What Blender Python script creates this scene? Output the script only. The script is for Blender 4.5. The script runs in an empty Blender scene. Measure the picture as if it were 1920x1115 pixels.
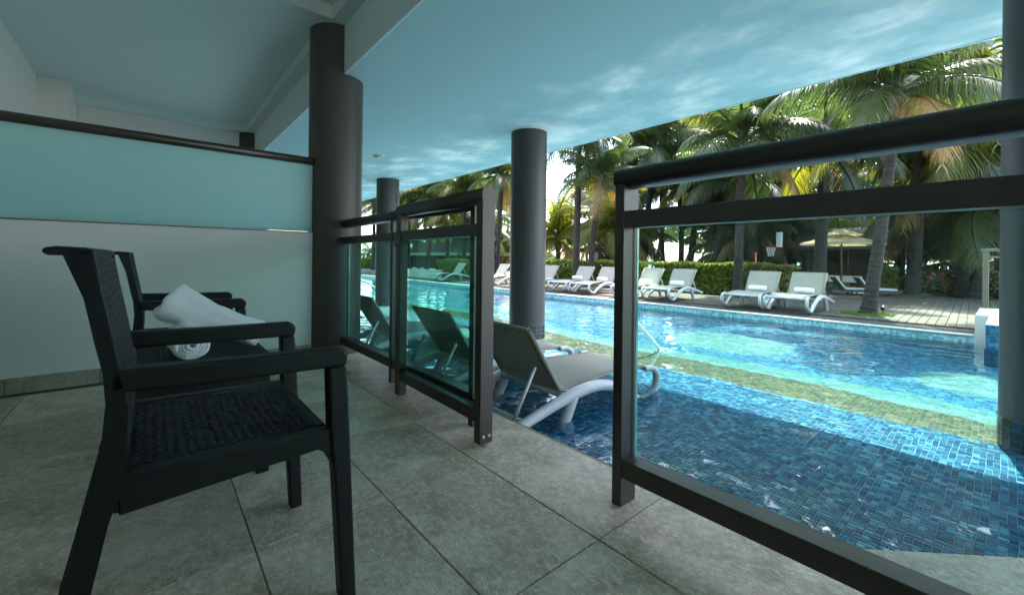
import bpy, math, random
from mathutils import Vector, Matrix, noise
random.seed(7)
SC = bpy.context.scene
COL = SC.collection
R = math.radians

# ------------------------------------------------------------------ camera
H = 0.84
YAW, ROLL, FL, CX, CY = R(49.7), R(0.69), 793.0, 960.0, 485.4
fw = Vector((-math.sin(YAW), math.cos(YAW), 0))
r0 = Vector((math.cos(YAW), math.sin(YAW), 0)); u0 = Vector((0, 0, 1))
rt = r0 * math.cos(ROLL) + u0 * math.sin(ROLL)
up = -r0 * math.sin(ROLL) + u0 * math.cos(ROLL)
cam_d = bpy.data.cameras.new('camera'); cam = bpy.data.objects.new('camera', cam_d); COL.objects.link(cam)
m = Matrix.Identity(4)
for i in range(3):
    m[i][0] = rt[i]; m[i][1] = up[i]; m[i][2] = -fw[i]
m[2][3] = H
cam.matrix_world = m
cam_d.sensor_width = 36; cam_d.lens = 36 * FL / 1920
cam_d.shift_y = -(557.5 - CY) / 1920
cam_d.clip_start = 0.05; cam_d.clip_end = 3000
SC.camera = cam

# ------------------------------------------------------------------ world, sun, exposure
SUN_EL = 60.0
W = bpy.data.worlds.new('World'); SC.world = W; W.use_nodes = True
nt = W.node_tree; bg = nt.nodes['Background']
sky = nt.nodes.new('ShaderNodeTexSky'); sky.sky_type = 'NISHITA'; sky.sun_disc = False
sky.sun_elevation = R(SUN_EL); sky.sun_rotation = R(-10); sky.dust_density = 2.0; sky.air_density = 1.0; sky.ozone_density = 1.0
nt.links.new(sky.outputs[0], bg.inputs[0]); bg.inputs[1].default_value = 0.15
sl = bpy.data.lights.new('sun', 'SUN'); sun = bpy.data.objects.new('sun', sl); COL.objects.link(sun)
sl.cycles.is_caustics_light = True; sl.energy = 2.5; sl.angle = R(0.5); sl.color = (1.0, 0.96, 0.88)
SUN_AZ = R(10)
sd = Vector((-math.sin(SUN_AZ)*math.cos(R(SUN_EL)), math.cos(SUN_AZ)*math.cos(R(SUN_EL)), math.sin(R(SUN_EL))))
sun.rotation_euler = sd.to_track_quat('Z', 'Y').to_euler(); sun.location = (0, 20, 40)
vs = SC.view_settings
vs.view_transform = 'Standard'; vs.look = 'None'; vs.exposure = 3.1; vs.gamma = 1; vs.use_curve_mapping = False
SC.cycles.use_denoising = True
SC.cycles.caustics_reflective = True; SC.cycles.blur_glossy = 1.0; SC.cycles.caustics_refractive = True
SC.cycles.max_bounces = 10; SC.cycles.diffuse_bounces = 6; SC.cycles.glossy_bounces = 4; SC.cycles.transmission_bounces = 6
SC.cycles.transparent_max_bounces = 24; SC.cycles.sample_clamp_indirect = 8

# ------------------------------------------------------------------ helpers: placing
def ray(px, py):
    return fw + rt * ((px - CX) / FL) - up * ((py - CY) / FL)
def aty(px, py, Y):
    d = ray(px, py); t = Y / d.y
    return Vector((d.x * t, Y, H + d.z * t))
def atz(px, py, z):
    d = ray(px, py); t = (z - H) / d.z
    return Vector((d.x * t, d.y * t, z))

# ------------------------------------------------------------------ helpers: meshes
class MB:
    def __init__(s): s.v = []; s.f = []; s.sm = []
    def box(s, x0, x1, y0, y1, z0, z1, M=None):
        b = len(s.v)
        pts = [(x0,y0,z0),(x1,y0,z0),(x1,y1,z0),(x0,y1,z0),(x0,y0,z1),(x1,y0,z1),(x1,y1,z1),(x0,y1,z1)]
        if M: pts = [tuple(M @ Vector(p)) for p in pts]
        s.v += pts
        for q in ((3,2,1,0),(4,5,6,7),(0,1,5,4),(1,2,6,5),(2,3,7,6),(3,0,4,7)): s.f.append(tuple(b+i for i in q)); s.sm.append(False)
        return s
    def poly(s, pts, smooth=False):
        b = len(s.v); s.v += [tuple(p) for p in pts]; s.f.append(tuple(range(b, b+len(pts)))); s.sm.append(smooth); return s
    def prism(s, prof, x0, x1, axis='x'):
        """closed profile [(a,b)...] extruded along an axis: x -> (y,z), y -> (x,z), z -> (x,y)"""
        n = len(prof); b = len(s.v)
        def P(t, a, c): return {'x': (t,a,c), 'y': (a,t,c), 'z': (a,c,t)}[axis]
        for t in (x0, x1):
            for a, c in prof: s.v.append(P(t, a, c))
        for i in range(n):
            j = (i+1) % n
            s.f.append((b+i, b+j, b+n+j, b+n+i)); s.sm.append(False)
        s.f.append(tuple(b+i for i in reversed(range(n)))); s.f.append(tuple(b+n+i for i in range(n))); s.sm += [False, False]
        return s
    def tube(s, pts, rad, n=10, cap=True, flat=1.0, smooth=True):
        pts = [Vector(p) for p in pts]; b = len(s.v); k = len(pts)
        rads = rad if isinstance(rad, (list, tuple)) else [rad]*k
        prev = None
        for i, p in enumerate(pts):
            t = (pts[min(i+1,k-1)] - pts[max(i-1,0)]).normalized()
            if prev is None:
                a = Vector((0,0,1)) if abs(t.z) < .9 else Vector((1,0,0))
                nx = t.cross(a).normalized()
            else:
                nx = (prev - t*prev.dot(t)).normalized()
            prev = nx; ny = t.cross(nx)
            for q in range(n):
                an = 2*math.pi*q/n
                s.v.append(tuple(p + nx*math.cos(an)*rads[i] + ny*math.sin(an)*rads[i]*flat))
        for i in range(k-1):
            for q in range(n):
                r_ = (q+1) % n
                s.f.append((b+i*n+q, b+i*n+r_, b+(i+1)*n+r_, b+(i+1)*n+q)); s.sm.append(smooth)
        if cap:
            s.f.append(tuple(b+q for q in reversed(range(n)))); s.f.append(tuple(b+(k-1)*n+q for q in range(n))); s.sm += [False, False]
        return s
    def lathe(s, prof, n=24, c=(0,0,0), smooth=True):
        b = len(s.v); k = len(prof)
        for r_, z in prof:
            for q in range(n):
                an = 2*math.pi*q/n; s.v.append((c[0]+r_*math.cos(an), c[1]+r_*math.sin(an), c[2]+z))
        for i in range(k-1):
            for q in range(n):
                w = (q+1) % n; s.f.append((b+i*n+q, b+i*n+w, b+(i+1)*n+w, b+(i+1)*n+q)); s.sm.append(smooth)
        return s
    def mesh(s, name):
        me = bpy.data.meshes.new(name); me.from_pydata(s.v, [], s.f); me.polygons.foreach_set('use_smooth', s.sm); me.update(); return me
    def build(s, name, mat, parent=None, bevel=0, seg=2, kind=None, loc=None, label=None):
        o = bpy.data.objects.new(name, s.mesh(name)); COL.objects.link(o)
        if mat: o.data.materials.append(mat)
        if parent: o.parent = parent
        if loc: o.location = loc
        if bevel:
            bv = o.modifiers.new('bevel', 'BEVEL'); bv.width = bevel; bv.segments = seg; bv.limit_method = 'ANGLE'; bv.angle_limit = R(40)
        if kind: o['kind'] = kind
        if label: o['label'] = label
        return o

def tag(o, label, cat, group=None):
    o['label'] = label; o['category'] = cat
    if group: o['group'] = group
    return o
def thing(name, label, cat, loc=(0,0,0), rotz=0, group=None):
    o = bpy.data.objects.new(name, None); COL.objects.link(o); o.location = loc; o.rotation_euler = (0,0,rotz); o.empty_display_size = .2
    return tag(o, label, cat, group)
def copy_tree(o, parent=None):
    c = o.copy(); COL.objects.link(c)
    if parent: c.parent = parent
    for ch in list(o.children): copy_tree(ch, c)
    return c
def struct(mb, name, mat, **k):
    return mb.build(name, mat, kind='structure', **k)

# ------------------------------------------------------------------ helpers: materials
class NM:
    def __init__(s, name):
        s.m = bpy.data.materials.new(name); s.m.use_nodes = True; s.t = s.m.node_tree
        s.b = s.t.nodes['Principled BSDF']; s.out = s.t.nodes['Material Output']
    def n(s, t, **kw):
        x = s.t.nodes.new('ShaderNode'+t)
        for k, v in kw.items():
            if k.startswith('i_'):
                key = k[2:]; key = int(key) if key.isdigit() else key.replace('_', ' ')
                x.inputs[key].default_value = v
            else: setattr(x, k, v)
        return x
    def l(s, a, b): s.t.links.new(a, b)
    def co(s, kind='Object', scale=None):
        c = s.n('TexCoord'); o = c.outputs[kind]
        if scale:
            mp = s.n('Mapping'); mp.inputs['Scale'].default_value = scale; s.l(o, mp.inputs[0]); o = mp.outputs[0]
        return o
    def geo(s, scale=None):
        g = s.n('NewGeometry'); o = g.outputs['Position']
        if scale:
            mp = s.n('Mapping'); mp.inputs['Scale'].default_value = scale; s.l(o, mp.inputs[0]); o = mp.outputs[0]
        return o
    def noise(s, co, scale, detail=4, rough=.55, dist=0):
        x = s.n('TexNoise'); x.inputs['Scale'].default_value = scale; x.inputs['Detail'].default_value = detail
        x.inputs['Roughness'].default_value = rough; x.inputs['Distortion'].default_value = dist
        if co is not None: s.l(co, x.inputs['Vector'])
        return x.outputs[0]
    def ramp(s, fac, stops, interp='LINEAR'):
        x = s.n('ValToRGB'); e = x.color_ramp.elements; x.color_ramp.interpolation = interp
        while len(e) < len(stops): e.new(.5)
        for i, (p, c) in enumerate(stops):
            e[i].position = p; e[i].color = (*c, 1) if len(c) == 3 else c
        s.l(fac, x.inputs[0]); return x.outputs[0]
    def mix(s, fac, a, b, blend='MIX'):
        x = s.n('Mix', data_type='RGBA', blend_type=blend)
        for v, i in ((fac, 0), (a, 6), (b, 7)):
            if hasattr(v, 'is_linked'): s.l(v, x.inputs[i])
            elif i == 0: x.inputs[0].default_value = v
            else: x.inputs[i].default_value = (*v, 1)
        return x.outputs[2]
    def math(s, op, a, b=None, c=None):
        x = s.n('Math', operation=op)
        for i, v in enumerate((a, b, c)):
            if v is None: continue
            if hasattr(v, 'is_linked'): s.l(v, x.inputs[i])
            else: x.inputs[i].default_value = v
        return x.outputs[0]
    def bump(s, h, strength, dist=.01, normal=None):
        x = s.n('Bump'); x.inputs['Strength'].default_value = strength; x.inputs['Distance'].default_value = dist
        s.l(h, x.inputs['Height'])
        if normal is not None: s.l(normal, x.inputs['Normal'])
        return x.outputs[0]
    def base(s, c=None, rough=.5, metal=0, normal=None, spec=None):
        if c is not None:
            if hasattr(c, 'is_linked'): s.l(c, s.b.inputs['Base Color'])
            else: s.b.inputs['Base Color'].default_value = (*c, 1)
        if hasattr(rough, 'is_linked'): s.l(rough, s.b.inputs['Roughness'])
        else: s.b.inputs['Roughness'].default_value = rough
        s.b.inputs['Metallic'].default_value = metal
        if normal is not None: s.l(normal, s.b.inputs['Normal'])
        if spec is not None: s.b.inputs['Specular IOR Level'].default_value = spec
        return s.m
    def rnd(s): return s.n('ObjectInfo').outputs['Random']

def simple(name, c, rough=.5, metal=0, var=.12, scale=8, bump=0, bscale=60, spec=None):
    M = NM(name); co = M.geo()
    n = M.noise(co, scale, 5)
    col = M.mix(n, tuple(x*(1-var) for x in c), tuple(min(1, x*(1+var)) for x in c))
    nm = M.bump(M.noise(co, bscale, 3), bump, .004) if bump else None
    return M.base(col, rough, metal, nm, spec)

def stone_mat(name, dark, light, spot, scale=5.0):
    M = NM(name)
    c = M.n('TexCoord').outputs['Object']; oi = M.n('ObjectInfo')
    off = M.n('VectorMath', operation='MULTIPLY_ADD'); M.l(oi.outputs['Random'], off.inputs[0]); off.inputs[1].default_value = (37, 91, 13); M.l(c, off.inputs[2])
    v = off.outputs[0]
    a = M.noise(v, scale*.8, 8, .68, .8); b_ = M.noise(v, scale*8, 7, .75, .5); d = M.noise(v, scale*48, 3, .6)
    mp = M.n('Mapping'); mp.inputs['Rotation'].default_value = (0, 0, .6); mp.inputs['Scale'].default_value = (1, 4.5, 1); M.l(v, mp.inputs[0])
    e = M.noise(mp.outputs[0], scale*7, 6, .72, .9)
    col = M.ramp(M.math('ADD', M.math('MULTIPLY', a, .6), M.math('MULTIPLY', b_, .4)), [(.41, dark), (.58, light)])
    col = M.mix(M.ramp(b_, [(.50, (0,0,0)), (.74, (.75,.75,.75))]), col, spot)
    col = M.mix(M.ramp(e, [(.52, (0,0,0)), (.70, (.5,.5,.5))]), col, spot)
    col = M.mix(M.ramp(e, [(.30, (.6,.6,.6)), (.44, (0,0,0))]), col, tuple(x*.5 for x in dark))
    col = M.mix(M.ramp(d, [(.36, (.3,.3,.3)), (.54, (0,0,0))]), col, tuple(x*.55 for x in dark))
    tint = M.math('MULTIPLY_ADD', oi.outputs['Random'], .34, .84)
    mx = M.n('VectorMath', operation='SCALE'); M.l(col, mx.inputs[0]); M.l(tint, mx.inputs['Scale'])
    h = M.math('ADD', M.math('ADD', M.math('MULTIPLY', b_, .8), M.math('MULTIPLY', d, .5)), M.math('MULTIPLY', e, .6))
    return M.base(mx.outputs[0], M.math('MULTIPLY_ADD', b_, .3, .35), 0, M.bump(h, .45, .006), .4)

MAT = {}
MAT['tile'] = stone_mat('terrace stone tile', (.36,.285,.20), (.66,.55,.42), (.80,.71,.58))
MAT['skirt'] = stone_mat('skirting stone', (.25,.205,.145), (.40,.345,.265), (.45,.41,.33), 8)
MAT['grout'] = simple('grout', (.22,.205,.175), .9, bump=.3)
MAT['wall'] = simple('white painted wall', (.66,.65,.605), .6, var=.025, scale=2.5, bump=.08, bscale=220)
MAT['soffit'] = simple('white painted soffit', (.60,.69,.67), .6, var=.03, scale=2, bump=.05, bscale=180)
MAT['column'] = simple('taupe column paint', (.058,.050,.043), .5, var=.05, scale=3, bump=.06, bscale=150)
MAT['metal'] = None
M = NM('brushed bronze aluminium'); co = M.geo((1.5, 60, 60)); n1 = M.noise(co, 6, 3, .6)
MAT['metal'] = M.base(M.mix(n1, (.055,.047,.040), (.098,.087,.076)), M.math('MULTIPLY_ADD', n1, .2, .30), .7, M.bump(n1, .05, .002))
MAT['steel'] = simple('stainless steel', (.7,.7,.69), .32, .7, .05)
MAT['strip'] = simple('dull brass strip', (.20,.17,.12), .4, .8)
MAT['rattan'] = simple('dark moulded rattan resin', (.010,.0105,.0105), .5, var=.25, scale=30, bump=.15, bscale=300, spec=.35)
MAT['resin'] = simple('white resin', (.48,.49,.50), .4, var=.04, bump=.03)
MAT['whitepaint'] = simple('white plaster', (.60,.60,.57), .6, var=.06, bump=.1)
MAT['ceiltrim'] = simple('pale blue trim', (.50,.66,.70), .6, var=.04)

# sling fabric
M = NM('cream mesh sling'); co = M.co('Object'); w1 = M.n('TexWave', i_Scale=130.0); M.l(co, w1.inputs[0]); n1 = M.noise(co, 6, 3)
col = M.mix(n1, (.31,.295,.24), (.39,.375,.31)); nm = M.bump(w1.outputs['Fac'], .25, .002)
M.base(col, .75, 0, nm)
tr = M.n('BsdfTranslucent'); M.l(col, tr.inputs[0]); mx = M.n('MixShader'); mx.inputs[0].default_value = .15
M.l(M.b.outputs[0], mx.inputs[1]); M.l(tr.outputs[0], mx.inputs[2]); M.l(mx.outputs[0], M.out.inputs[0]); MAT['sling'] = M.m

# towel
M = NM('white terry towel'); co = M.co('Object'); n1 = M.noise(co, 420, 2, .7); n2 = M.noise(co, 30, 4)
M.base(M.mix(n2, (.88,.89,.90), (.94,.95,.96)), .95, 0, M.bump(M.math('ADD', M.math('MULTIPLY', n1, .6), n2), .7, .006), .1)
M.b.inputs['Sheen Weight'].default_value = .3; MAT['towel'] = M.m

# clear glass (thin box, each face tints)
def glass_mat(name, tint):
    M = NM(name); t = M.n('BsdfTransparent'); t.inputs[0].default_value = (*tint, 1)
    g = M.n('BsdfGlossy'); g.inputs['Roughness'].default_value = .01; g.inputs[0].default_value = (.9,.97,.95,1)
    lw = M.n('LayerWeight'); lw.inputs[0].default_value = .5
    fz = M.math('MULTIPLY_ADD', M.math('POWER', lw.outputs['Facing'], 5.0), .9, .03)
    mx = M.n('MixShader'); M.l(fz, mx.inputs[0]); M.l(t.outputs[0], mx.inputs[1]); M.l(g.outputs[0], mx.inputs[2])
    M.l(mx.outputs[0], M.out.inputs[0]); return M.m
MAT['glass'] = glass_mat('clear balustrade glass', (.86,.95,.925))
MAT['greenglass'] = glass_mat('green tinted glass', (.68,.875,.83))
M = NM('glass cut edge'); MAT['glassedge'] = M.base((.16,.40,.36), .15)
# frosted glass
M = NM('frosted glass'); co = M.geo(); n1 = M.noise(co, 1.2, 3)
col = M.mix(n1, (.60,.84,.84), (.68,.90,.90))
tr = M.n('BsdfTranslucent'); M.l(col, tr.inputs[0]); M.base(col, .35, 0, None, .4)
mx = M.n('MixShader'); mx.inputs[0].default_value = .7; M.l(M.b.outputs[0], mx.inputs[1]); M.l(tr.outputs[0], mx.inputs[2]); M.l(mx.outputs[0], M.out.inputs[0])
MAT['frost'] = M.m

# mural ceiling: painted sky with clouds
M = NM('painted cloud ceiling'); p = M.geo((.8, 1.0, 1.0)); wn = M.noise(M.geo(), .45, 2)
cl = M.noise(p, 2.2, 7, .54, .15); big = M.noise(M.geo((.5,.6,1)), .8, 3)
sep = M.n('SeparateXYZ'); M.l(M.geo(), sep.inputs[0])
edge = M.n('MapRange'); M.l(sep.outputs['Y'], edge.inputs[0]); edge.inputs[1].default_value = 1.6; edge.inputs[2].default_value = 3.0
dens = M.math('MULTIPLY', M.math('ADD', cl, M.math('MULTIPLY_ADD', big, .5, -.27)), edge.outputs[0])
f = M.ramp(dens, [(.38, (0,0,0)), (.50, (.32,.32,.32)), (.63, (1,1,1))])
basec = M.mix(wn, (.375,.575,.605), (.43,.63,.655))
M.base(M.mix(f, basec, (.93,.95,.93)), .7, 0, None, .2); MAT['mural'] = M.m

# tile used as geometry
M = NM('blue glass mosaic'); oi = M.n('ObjectInfo'); at = M.n('Attribute', attribute_name='shade')
rv = M.math('ADD', at.outputs['Fac'], M.math('MULTIPLY', oi.outputs['Random'], M.math('LESS_THAN', at.outputs['Fac'], .0001)))
ms = [(0,(.011,.070,.17)),(.3,(.022,.135,.27)),(.6,(.045,.215,.36)),(.84,(.095,.34,.46)),(1,(.20,.49,.58))]
MAT['mosaic'] = M.base(M.ramp(rv, ms), .22)

# pool floor finish by zone
def floor_mat():
    M = NM('pool mosaic finish'); g = M.geo()
    nz = M.n('TexNoise'); nz.inputs['Scale'].default_value = 3.5; nz.inputs['Detail'].default_value = 2; M.l(g, nz.inputs['Vector'])
    sub = M.n('VectorMath', operation='MULTIPLY_ADD'); M.l(nz.outputs['Color'], sub.inputs[0]); sub.inputs[1].default_value = (.035,.035,0); M.l(g, sub.inputs[2])
    pos = sub.outputs[0]
    sc = M.n('VectorMath', operation='MULTIPLY'); M.l(pos, sc.inputs[0]); sc.inputs[1].default_value = (41,41,41)
    fl = M.n('VectorMath', operation='FLOOR'); M.l(sc.outputs[0], fl.inputs[0])
    wn = M.n('TexWhiteNoise'); M.l(fl.outputs[0], wn.inputs[0]); rnd = wn.outputs[0]
    fr = M.n('VectorMath', operation='FRACTION'); M.l(sc.outputs[0], fr.inputs[0])
    sx = M.n('SeparateXYZ'); M.l(fr.outputs[0], sx.inputs[0])
    gx = M.math('MINIMUM', sx.outputs[0], sx.outputs[1]); grout = M.math('LESS_THAN', gx, .10)
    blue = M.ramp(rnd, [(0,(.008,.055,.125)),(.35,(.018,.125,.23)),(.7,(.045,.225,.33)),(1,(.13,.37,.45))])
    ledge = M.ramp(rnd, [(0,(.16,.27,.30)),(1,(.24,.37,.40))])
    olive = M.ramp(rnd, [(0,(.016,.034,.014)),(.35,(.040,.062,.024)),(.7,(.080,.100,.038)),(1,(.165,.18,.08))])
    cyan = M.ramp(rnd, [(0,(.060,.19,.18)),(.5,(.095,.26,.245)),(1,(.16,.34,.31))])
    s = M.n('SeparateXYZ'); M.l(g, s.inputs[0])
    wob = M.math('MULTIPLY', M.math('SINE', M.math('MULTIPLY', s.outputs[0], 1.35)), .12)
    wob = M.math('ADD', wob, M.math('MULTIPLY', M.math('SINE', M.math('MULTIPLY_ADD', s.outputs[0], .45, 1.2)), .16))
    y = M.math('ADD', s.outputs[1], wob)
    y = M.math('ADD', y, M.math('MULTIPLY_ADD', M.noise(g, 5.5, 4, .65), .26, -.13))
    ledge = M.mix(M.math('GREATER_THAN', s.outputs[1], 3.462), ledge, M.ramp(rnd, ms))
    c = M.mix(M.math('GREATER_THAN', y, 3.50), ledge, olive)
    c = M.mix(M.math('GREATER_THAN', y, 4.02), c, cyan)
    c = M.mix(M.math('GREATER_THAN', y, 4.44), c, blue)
    def blob(cx, cy, rx, ry):
        dx = M.math('DIVIDE', M.math('SUBTRACT', s.outputs[0], cx), rx); dy = M.math('DIVIDE', M.math('SUBTRACT', s.outputs[1], cy), ry)
        d = M.math('ADD', M.math('MULTIPLY', dx, dx), M.math('MULTIPLY', dy, dy))
        return M.math('LESS_THAN', M.math('ADD', d, M.math('MULTIPLY', M.math('SINE', M.math('MULTIPLY', s.outputs[0], 5)), .12)), 1)
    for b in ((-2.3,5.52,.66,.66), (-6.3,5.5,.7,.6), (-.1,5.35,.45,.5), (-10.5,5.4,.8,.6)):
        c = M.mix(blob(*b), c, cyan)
    c = M.mix(M.math('MULTIPLY', grout, .35), c, (.30,.45,.47))
    return M.base(c, .35)
MAT['poolfloor'] = floor_mat()
M = NM('light pool band'); g = M.geo(); sc = M.n('VectorMath', operation='MULTIPLY'); M.l(g, sc.inputs[0]); sc.inputs[1].default_value = (32,32,32)
fl = M.n('VectorMath', operation='FLOOR'); M.l(sc.outputs[0], fl.inputs[0]); wn = M.n('TexWhiteNoise'); M.l(fl.outputs[0], wn.inputs[0])
MAT['poolwall'] = M.base(M.ramp(wn.outputs[0], [(0,(.10,.32,.42)),(.5,(.28,.55,.62)),(1,(.50,.70,.74))]), .3)
M = NM('dark column mosaic'); at = M.n('Attribute', attribute_name='shade')
MAT['darkmosaic'] = M.base(M.ramp(at.outputs['Fac'], [(0,(.004,.007,.010)),(.7,(.008,.014,.022)),(1,(.014,.028,.038))]), .15)

M = NM('deep blue mosaic with wall shade'); g = M.geo(); sc = M.n('VectorMath', operation='MULTIPLY'); M.l(g, sc.inputs[0]); sc.inputs[1].default_value = (32,32,32)
fl = M.n('VectorMath', operation='FLOOR'); M.l(sc.outputs[0], fl.inputs[0]); wn = M.n('TexWhiteNoise'); M.l(fl.outputs[0], wn.inputs[0])
MAT['navy'] = M.base(M.ramp(wn.outputs[0], [(0,(.004,.03,.07)),(.6,(.01,.06,.12)),(1,(.03,.13,.20))]), .35)  # blue darkened so its colour carries the shade on the underwater wall
# water: refracting body; the ripples are geometry
M = NM('pool water'); M.base((.86,.97,.985), 0.0); M.b.inputs['Transmission Weight'].default_value = 1; M.b.inputs['IOR'].default_value = 1.33
MAT['water'] = M.m

# decking, sand, grass, sea
M = NM('decking board'); co = M.co('Object', (14, 1.2, 14)); oi = M.n('ObjectInfo'); at = M.n('Attribute', attribute_name='shade')
rv = M.math('ADD', M.math('MULTIPLY', oi.outputs['Random'], M.math('LESS_THAN', at.outputs['Fac'], .0001)), at.outputs['Fac'])
n1 = M.noise(M.geo((40,3,3)), 3, 5)
c = M.mix(rv, (.060,.044,.026), (.098,.075,.049)); c = M.mix(M.math('MULTIPLY', n1, .5), c, (.07,.063,.05))
MAT['deck'] = M.base(c, .75, 0, M.bump(n1, .2, .003))
MAT['joint'] = simple('deck joint shadow gap', (.05,.045,.04), .9)
MAT['sand'] = simple('pale sand', (.42,.39,.33), .9, var=.1, scale=3, bump=.4, bscale=40)
M = NM('sea water'); n1 = M.noise(M.geo(), .05, 3); MAT['sea'] = M.base(M.mix(n1, (.10,.46,.50), (.16,.58,.60)), .35)

def leaf_mat(name, c1, c2, trans=.5, rough=.4, tcol=None, gloss=.5):
    M = NM(name); oi = M.n('ObjectInfo'); n = M.noise(M.geo(), 2.2, 3)
    f = M.math('ADD', M.math('MULTIPLY', oi.outputs['Random'], .6), M.math('MULTIPLY', n, .4))
    c = M.mix(f, c1, c2); M.base(c, rough, 0, None, gloss)
    tr = M.n('BsdfTranslucent')
    tc = M.mix(1.0, c, tcol or (1.0,1.0,.55), 'MULTIPLY'); M.l(tc, tr.inputs[0])
    mx = M.n('MixShader'); mx.inputs[0].default_value = trans; M.l(M.b.outputs[0], mx.inputs[1]); M.l(tr.outputs[0], mx.inputs[2]); M.l(mx.outputs[0], M.out.inputs[0])
    return M.m
MAT['frond'] = leaf_mat('palm frond green', (.032,.058,.020), (.080,.110,.040), .45, .36, (1.4,1.5,.6))
MAT['frond_y'] = leaf_mat('palm frond yellow green', (.095,.125,.02), (.19,.20,.04), .5, .4, (1.5,1.4,.5))
MAT['frond_d'] = leaf_mat('palm frond dry', (.17,.11,.035), (.30,.21,.07), .4, .6, (1.2,1.1,.8))
MAT['leaf'] = leaf_mat('hedge leaf', (.085,.125,.018), (.24,.27,.038), .4, .4, (1.3,1.4,.5))
MAT['leaf_d'] = leaf_mat('shrub leaf', (.035,.07,.02), (.09,.13,.035), .4, .4)
MAT['leaf_c'] = leaf_mat('croton leaf', (.16,.12,.02), (.38,.22,.035), .4, .4)
MAT['grass'] = leaf_mat('grass blade', (.06,.13,.02), (.13,.22,.04), .4, .5)
MAT['flower'] = simple('red flower', (.55,.10,.05), .6, var=.3)
MAT['lilac'] = simple('lilac flower', (.42,.40,.62), .6, var=.2)
M = NM('palm bark'); co = M.co('Object'); n1 = M.noise(M.co('Object', (1,1,6)), 6, 5, .65); n2 = M.noise(co, 35, 3)
wv = M.n('TexWave', bands_direction='Z', wave_profile='SAW'); wv.inputs['Scale'].default_value = 3.1; wv.inputs['Distortion'].default_value = 1.2; wv.inputs['Detail'].default_value = 3; M.l(co, wv.inputs[0])
bc = M.ramp(n1, [(.3,(.015,.013,.010)),(.7,(.046,.040,.032))])
bc = M.mix(M.ramp(wv.outputs['Fac'], [(.70,(0,0,0)),(.9,(.75,.75,.75))]), bc, (.008,.007,.006))
MAT['bark'] = M.base(bc, .9, 0, M.bump(M.math('ADD', n1, M.math('MULTIPLY', n2, .4)), .6, .03))
MAT['fibre'] = simple('palm fibre', (.16,.11,.06), .95, var=.4, scale=12, bump=.6, bscale=40)
MAT['coconut'] = simple('green coconut', (.10,.12,.03), .5, var=.3)
MAT['darkwood'] = simple('dark timber', (.045,.03,.022), .6, var=.3, scale=10, bump=.2)
MAT['redwood'] = simple('reddish timber', (.11,.05,.03), .6, var=.25, scale=10, bump=.2)
MAT['thatch'] = simple('grey thatch', (.09,.083,.068), .95, var=.35, scale=14, bump=.8, bscale=60)
MAT['canvas'] = leaf_mat('cream canvas', (.50,.44,.27), (.56,.50,.32), .35, .8, (1.1,1.0,.75), .1)
MAT['curtain'] = leaf_mat('white curtain', (.66,.66,.62), (.74,.74,.70), .4, .8, (1,1,1), .1)
MAT['wicker'] = simple('dark wicker', (.035,.028,.024), .55, var=.3, scale=60, bump=.5, bscale=120)
MAT['cushion'] = simple('white cushion', (.50,.52,.54), .85, var=.04, bump=.2)
MAT['beige'] = simple('beige painted metal', (.11,.10,.072), .45, var=.06)
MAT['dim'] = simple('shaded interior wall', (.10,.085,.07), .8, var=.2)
MAT['backboard'] = simple('clear backboard', (.45,.52,.52), .25, var=.1)
MAT['orange'] = simple('orange paint', (.55,.22,.03), .5)
MAT['red'] = simple('red paint', (.5,.05,.03), .45)
MAT['blackplastic'] = simple('black plastic', (.02,.02,.02), .4)
MAT['blueroof'] = simple('cream wall paint', (.42,.39,.28), .7)
MAT['bluestripe'] = simple('cobalt glass tile', (.02,.04,.35), .2, var=.3, scale=40)

# ================================================================== SETTING
# ground and sea
g = MB(); g.box(-160, 160, 7.9, 45, -.6, -.03); struct(g, 'ground', MAT['sand'])
g = MB(); g.box(-160, 160, -60, -1.4, -.6, -.03); struct(g, 'ground', MAT['sand'])
g = MB(); g.poly([(-1500,44,-.25),(1500,44,-.25),(1500,2500,-.25),(-1500,2500,-.25)]); struct(g, 'sea', MAT['sea'])

# pool basin
bs = MB()
prof = [(1.445,-.2),(3.6,-.2),(4.1,-.22),(4.5,-.34),(5.0,-.48),(7.46,-.58)]
XL, XR = -34.0, 5.0
xs = [XL + (XR-XL)*i/60 for i in range(61)]
for i in range(60):
    for j in range(len(prof)-1):
        (ya,za),(yb,zb) = prof[j], prof[j+1]
        bs.poly([(xs[i],ya,za),(xs[i+1],ya,za),(xs[i+1],yb,zb),(xs[i],yb,zb)])
pool_floor = struct(bs, 'pool_floor', MAT['poolfloor'])
pw = MB(); pw.box(XL, -.27, 7.455, 7.60, -.108, -.018); pw.box(XL-.3, XL, 1.3, 7.6, -.6, -.018); pw.box(XR, XR+.3, 1.3, 7.6, -.6, -.018)
pool_wall = struct(pw, 'pool_wall', MAT['poolwall'])
uw = MB(); uw.box(XL, -.27, 7.457, 7.60, -.6, -.1085); uw.build('submerged_wall', MAT['navy'], pool_wall)  # shade below the waterline is in the dark mosaic colour
pc = MB(); pc.box(XL, -.275, 7.44, 7.53, -.018, .004); pc.build('coping', MAT['whitepaint'], pool_wall, bevel=.006)
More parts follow.
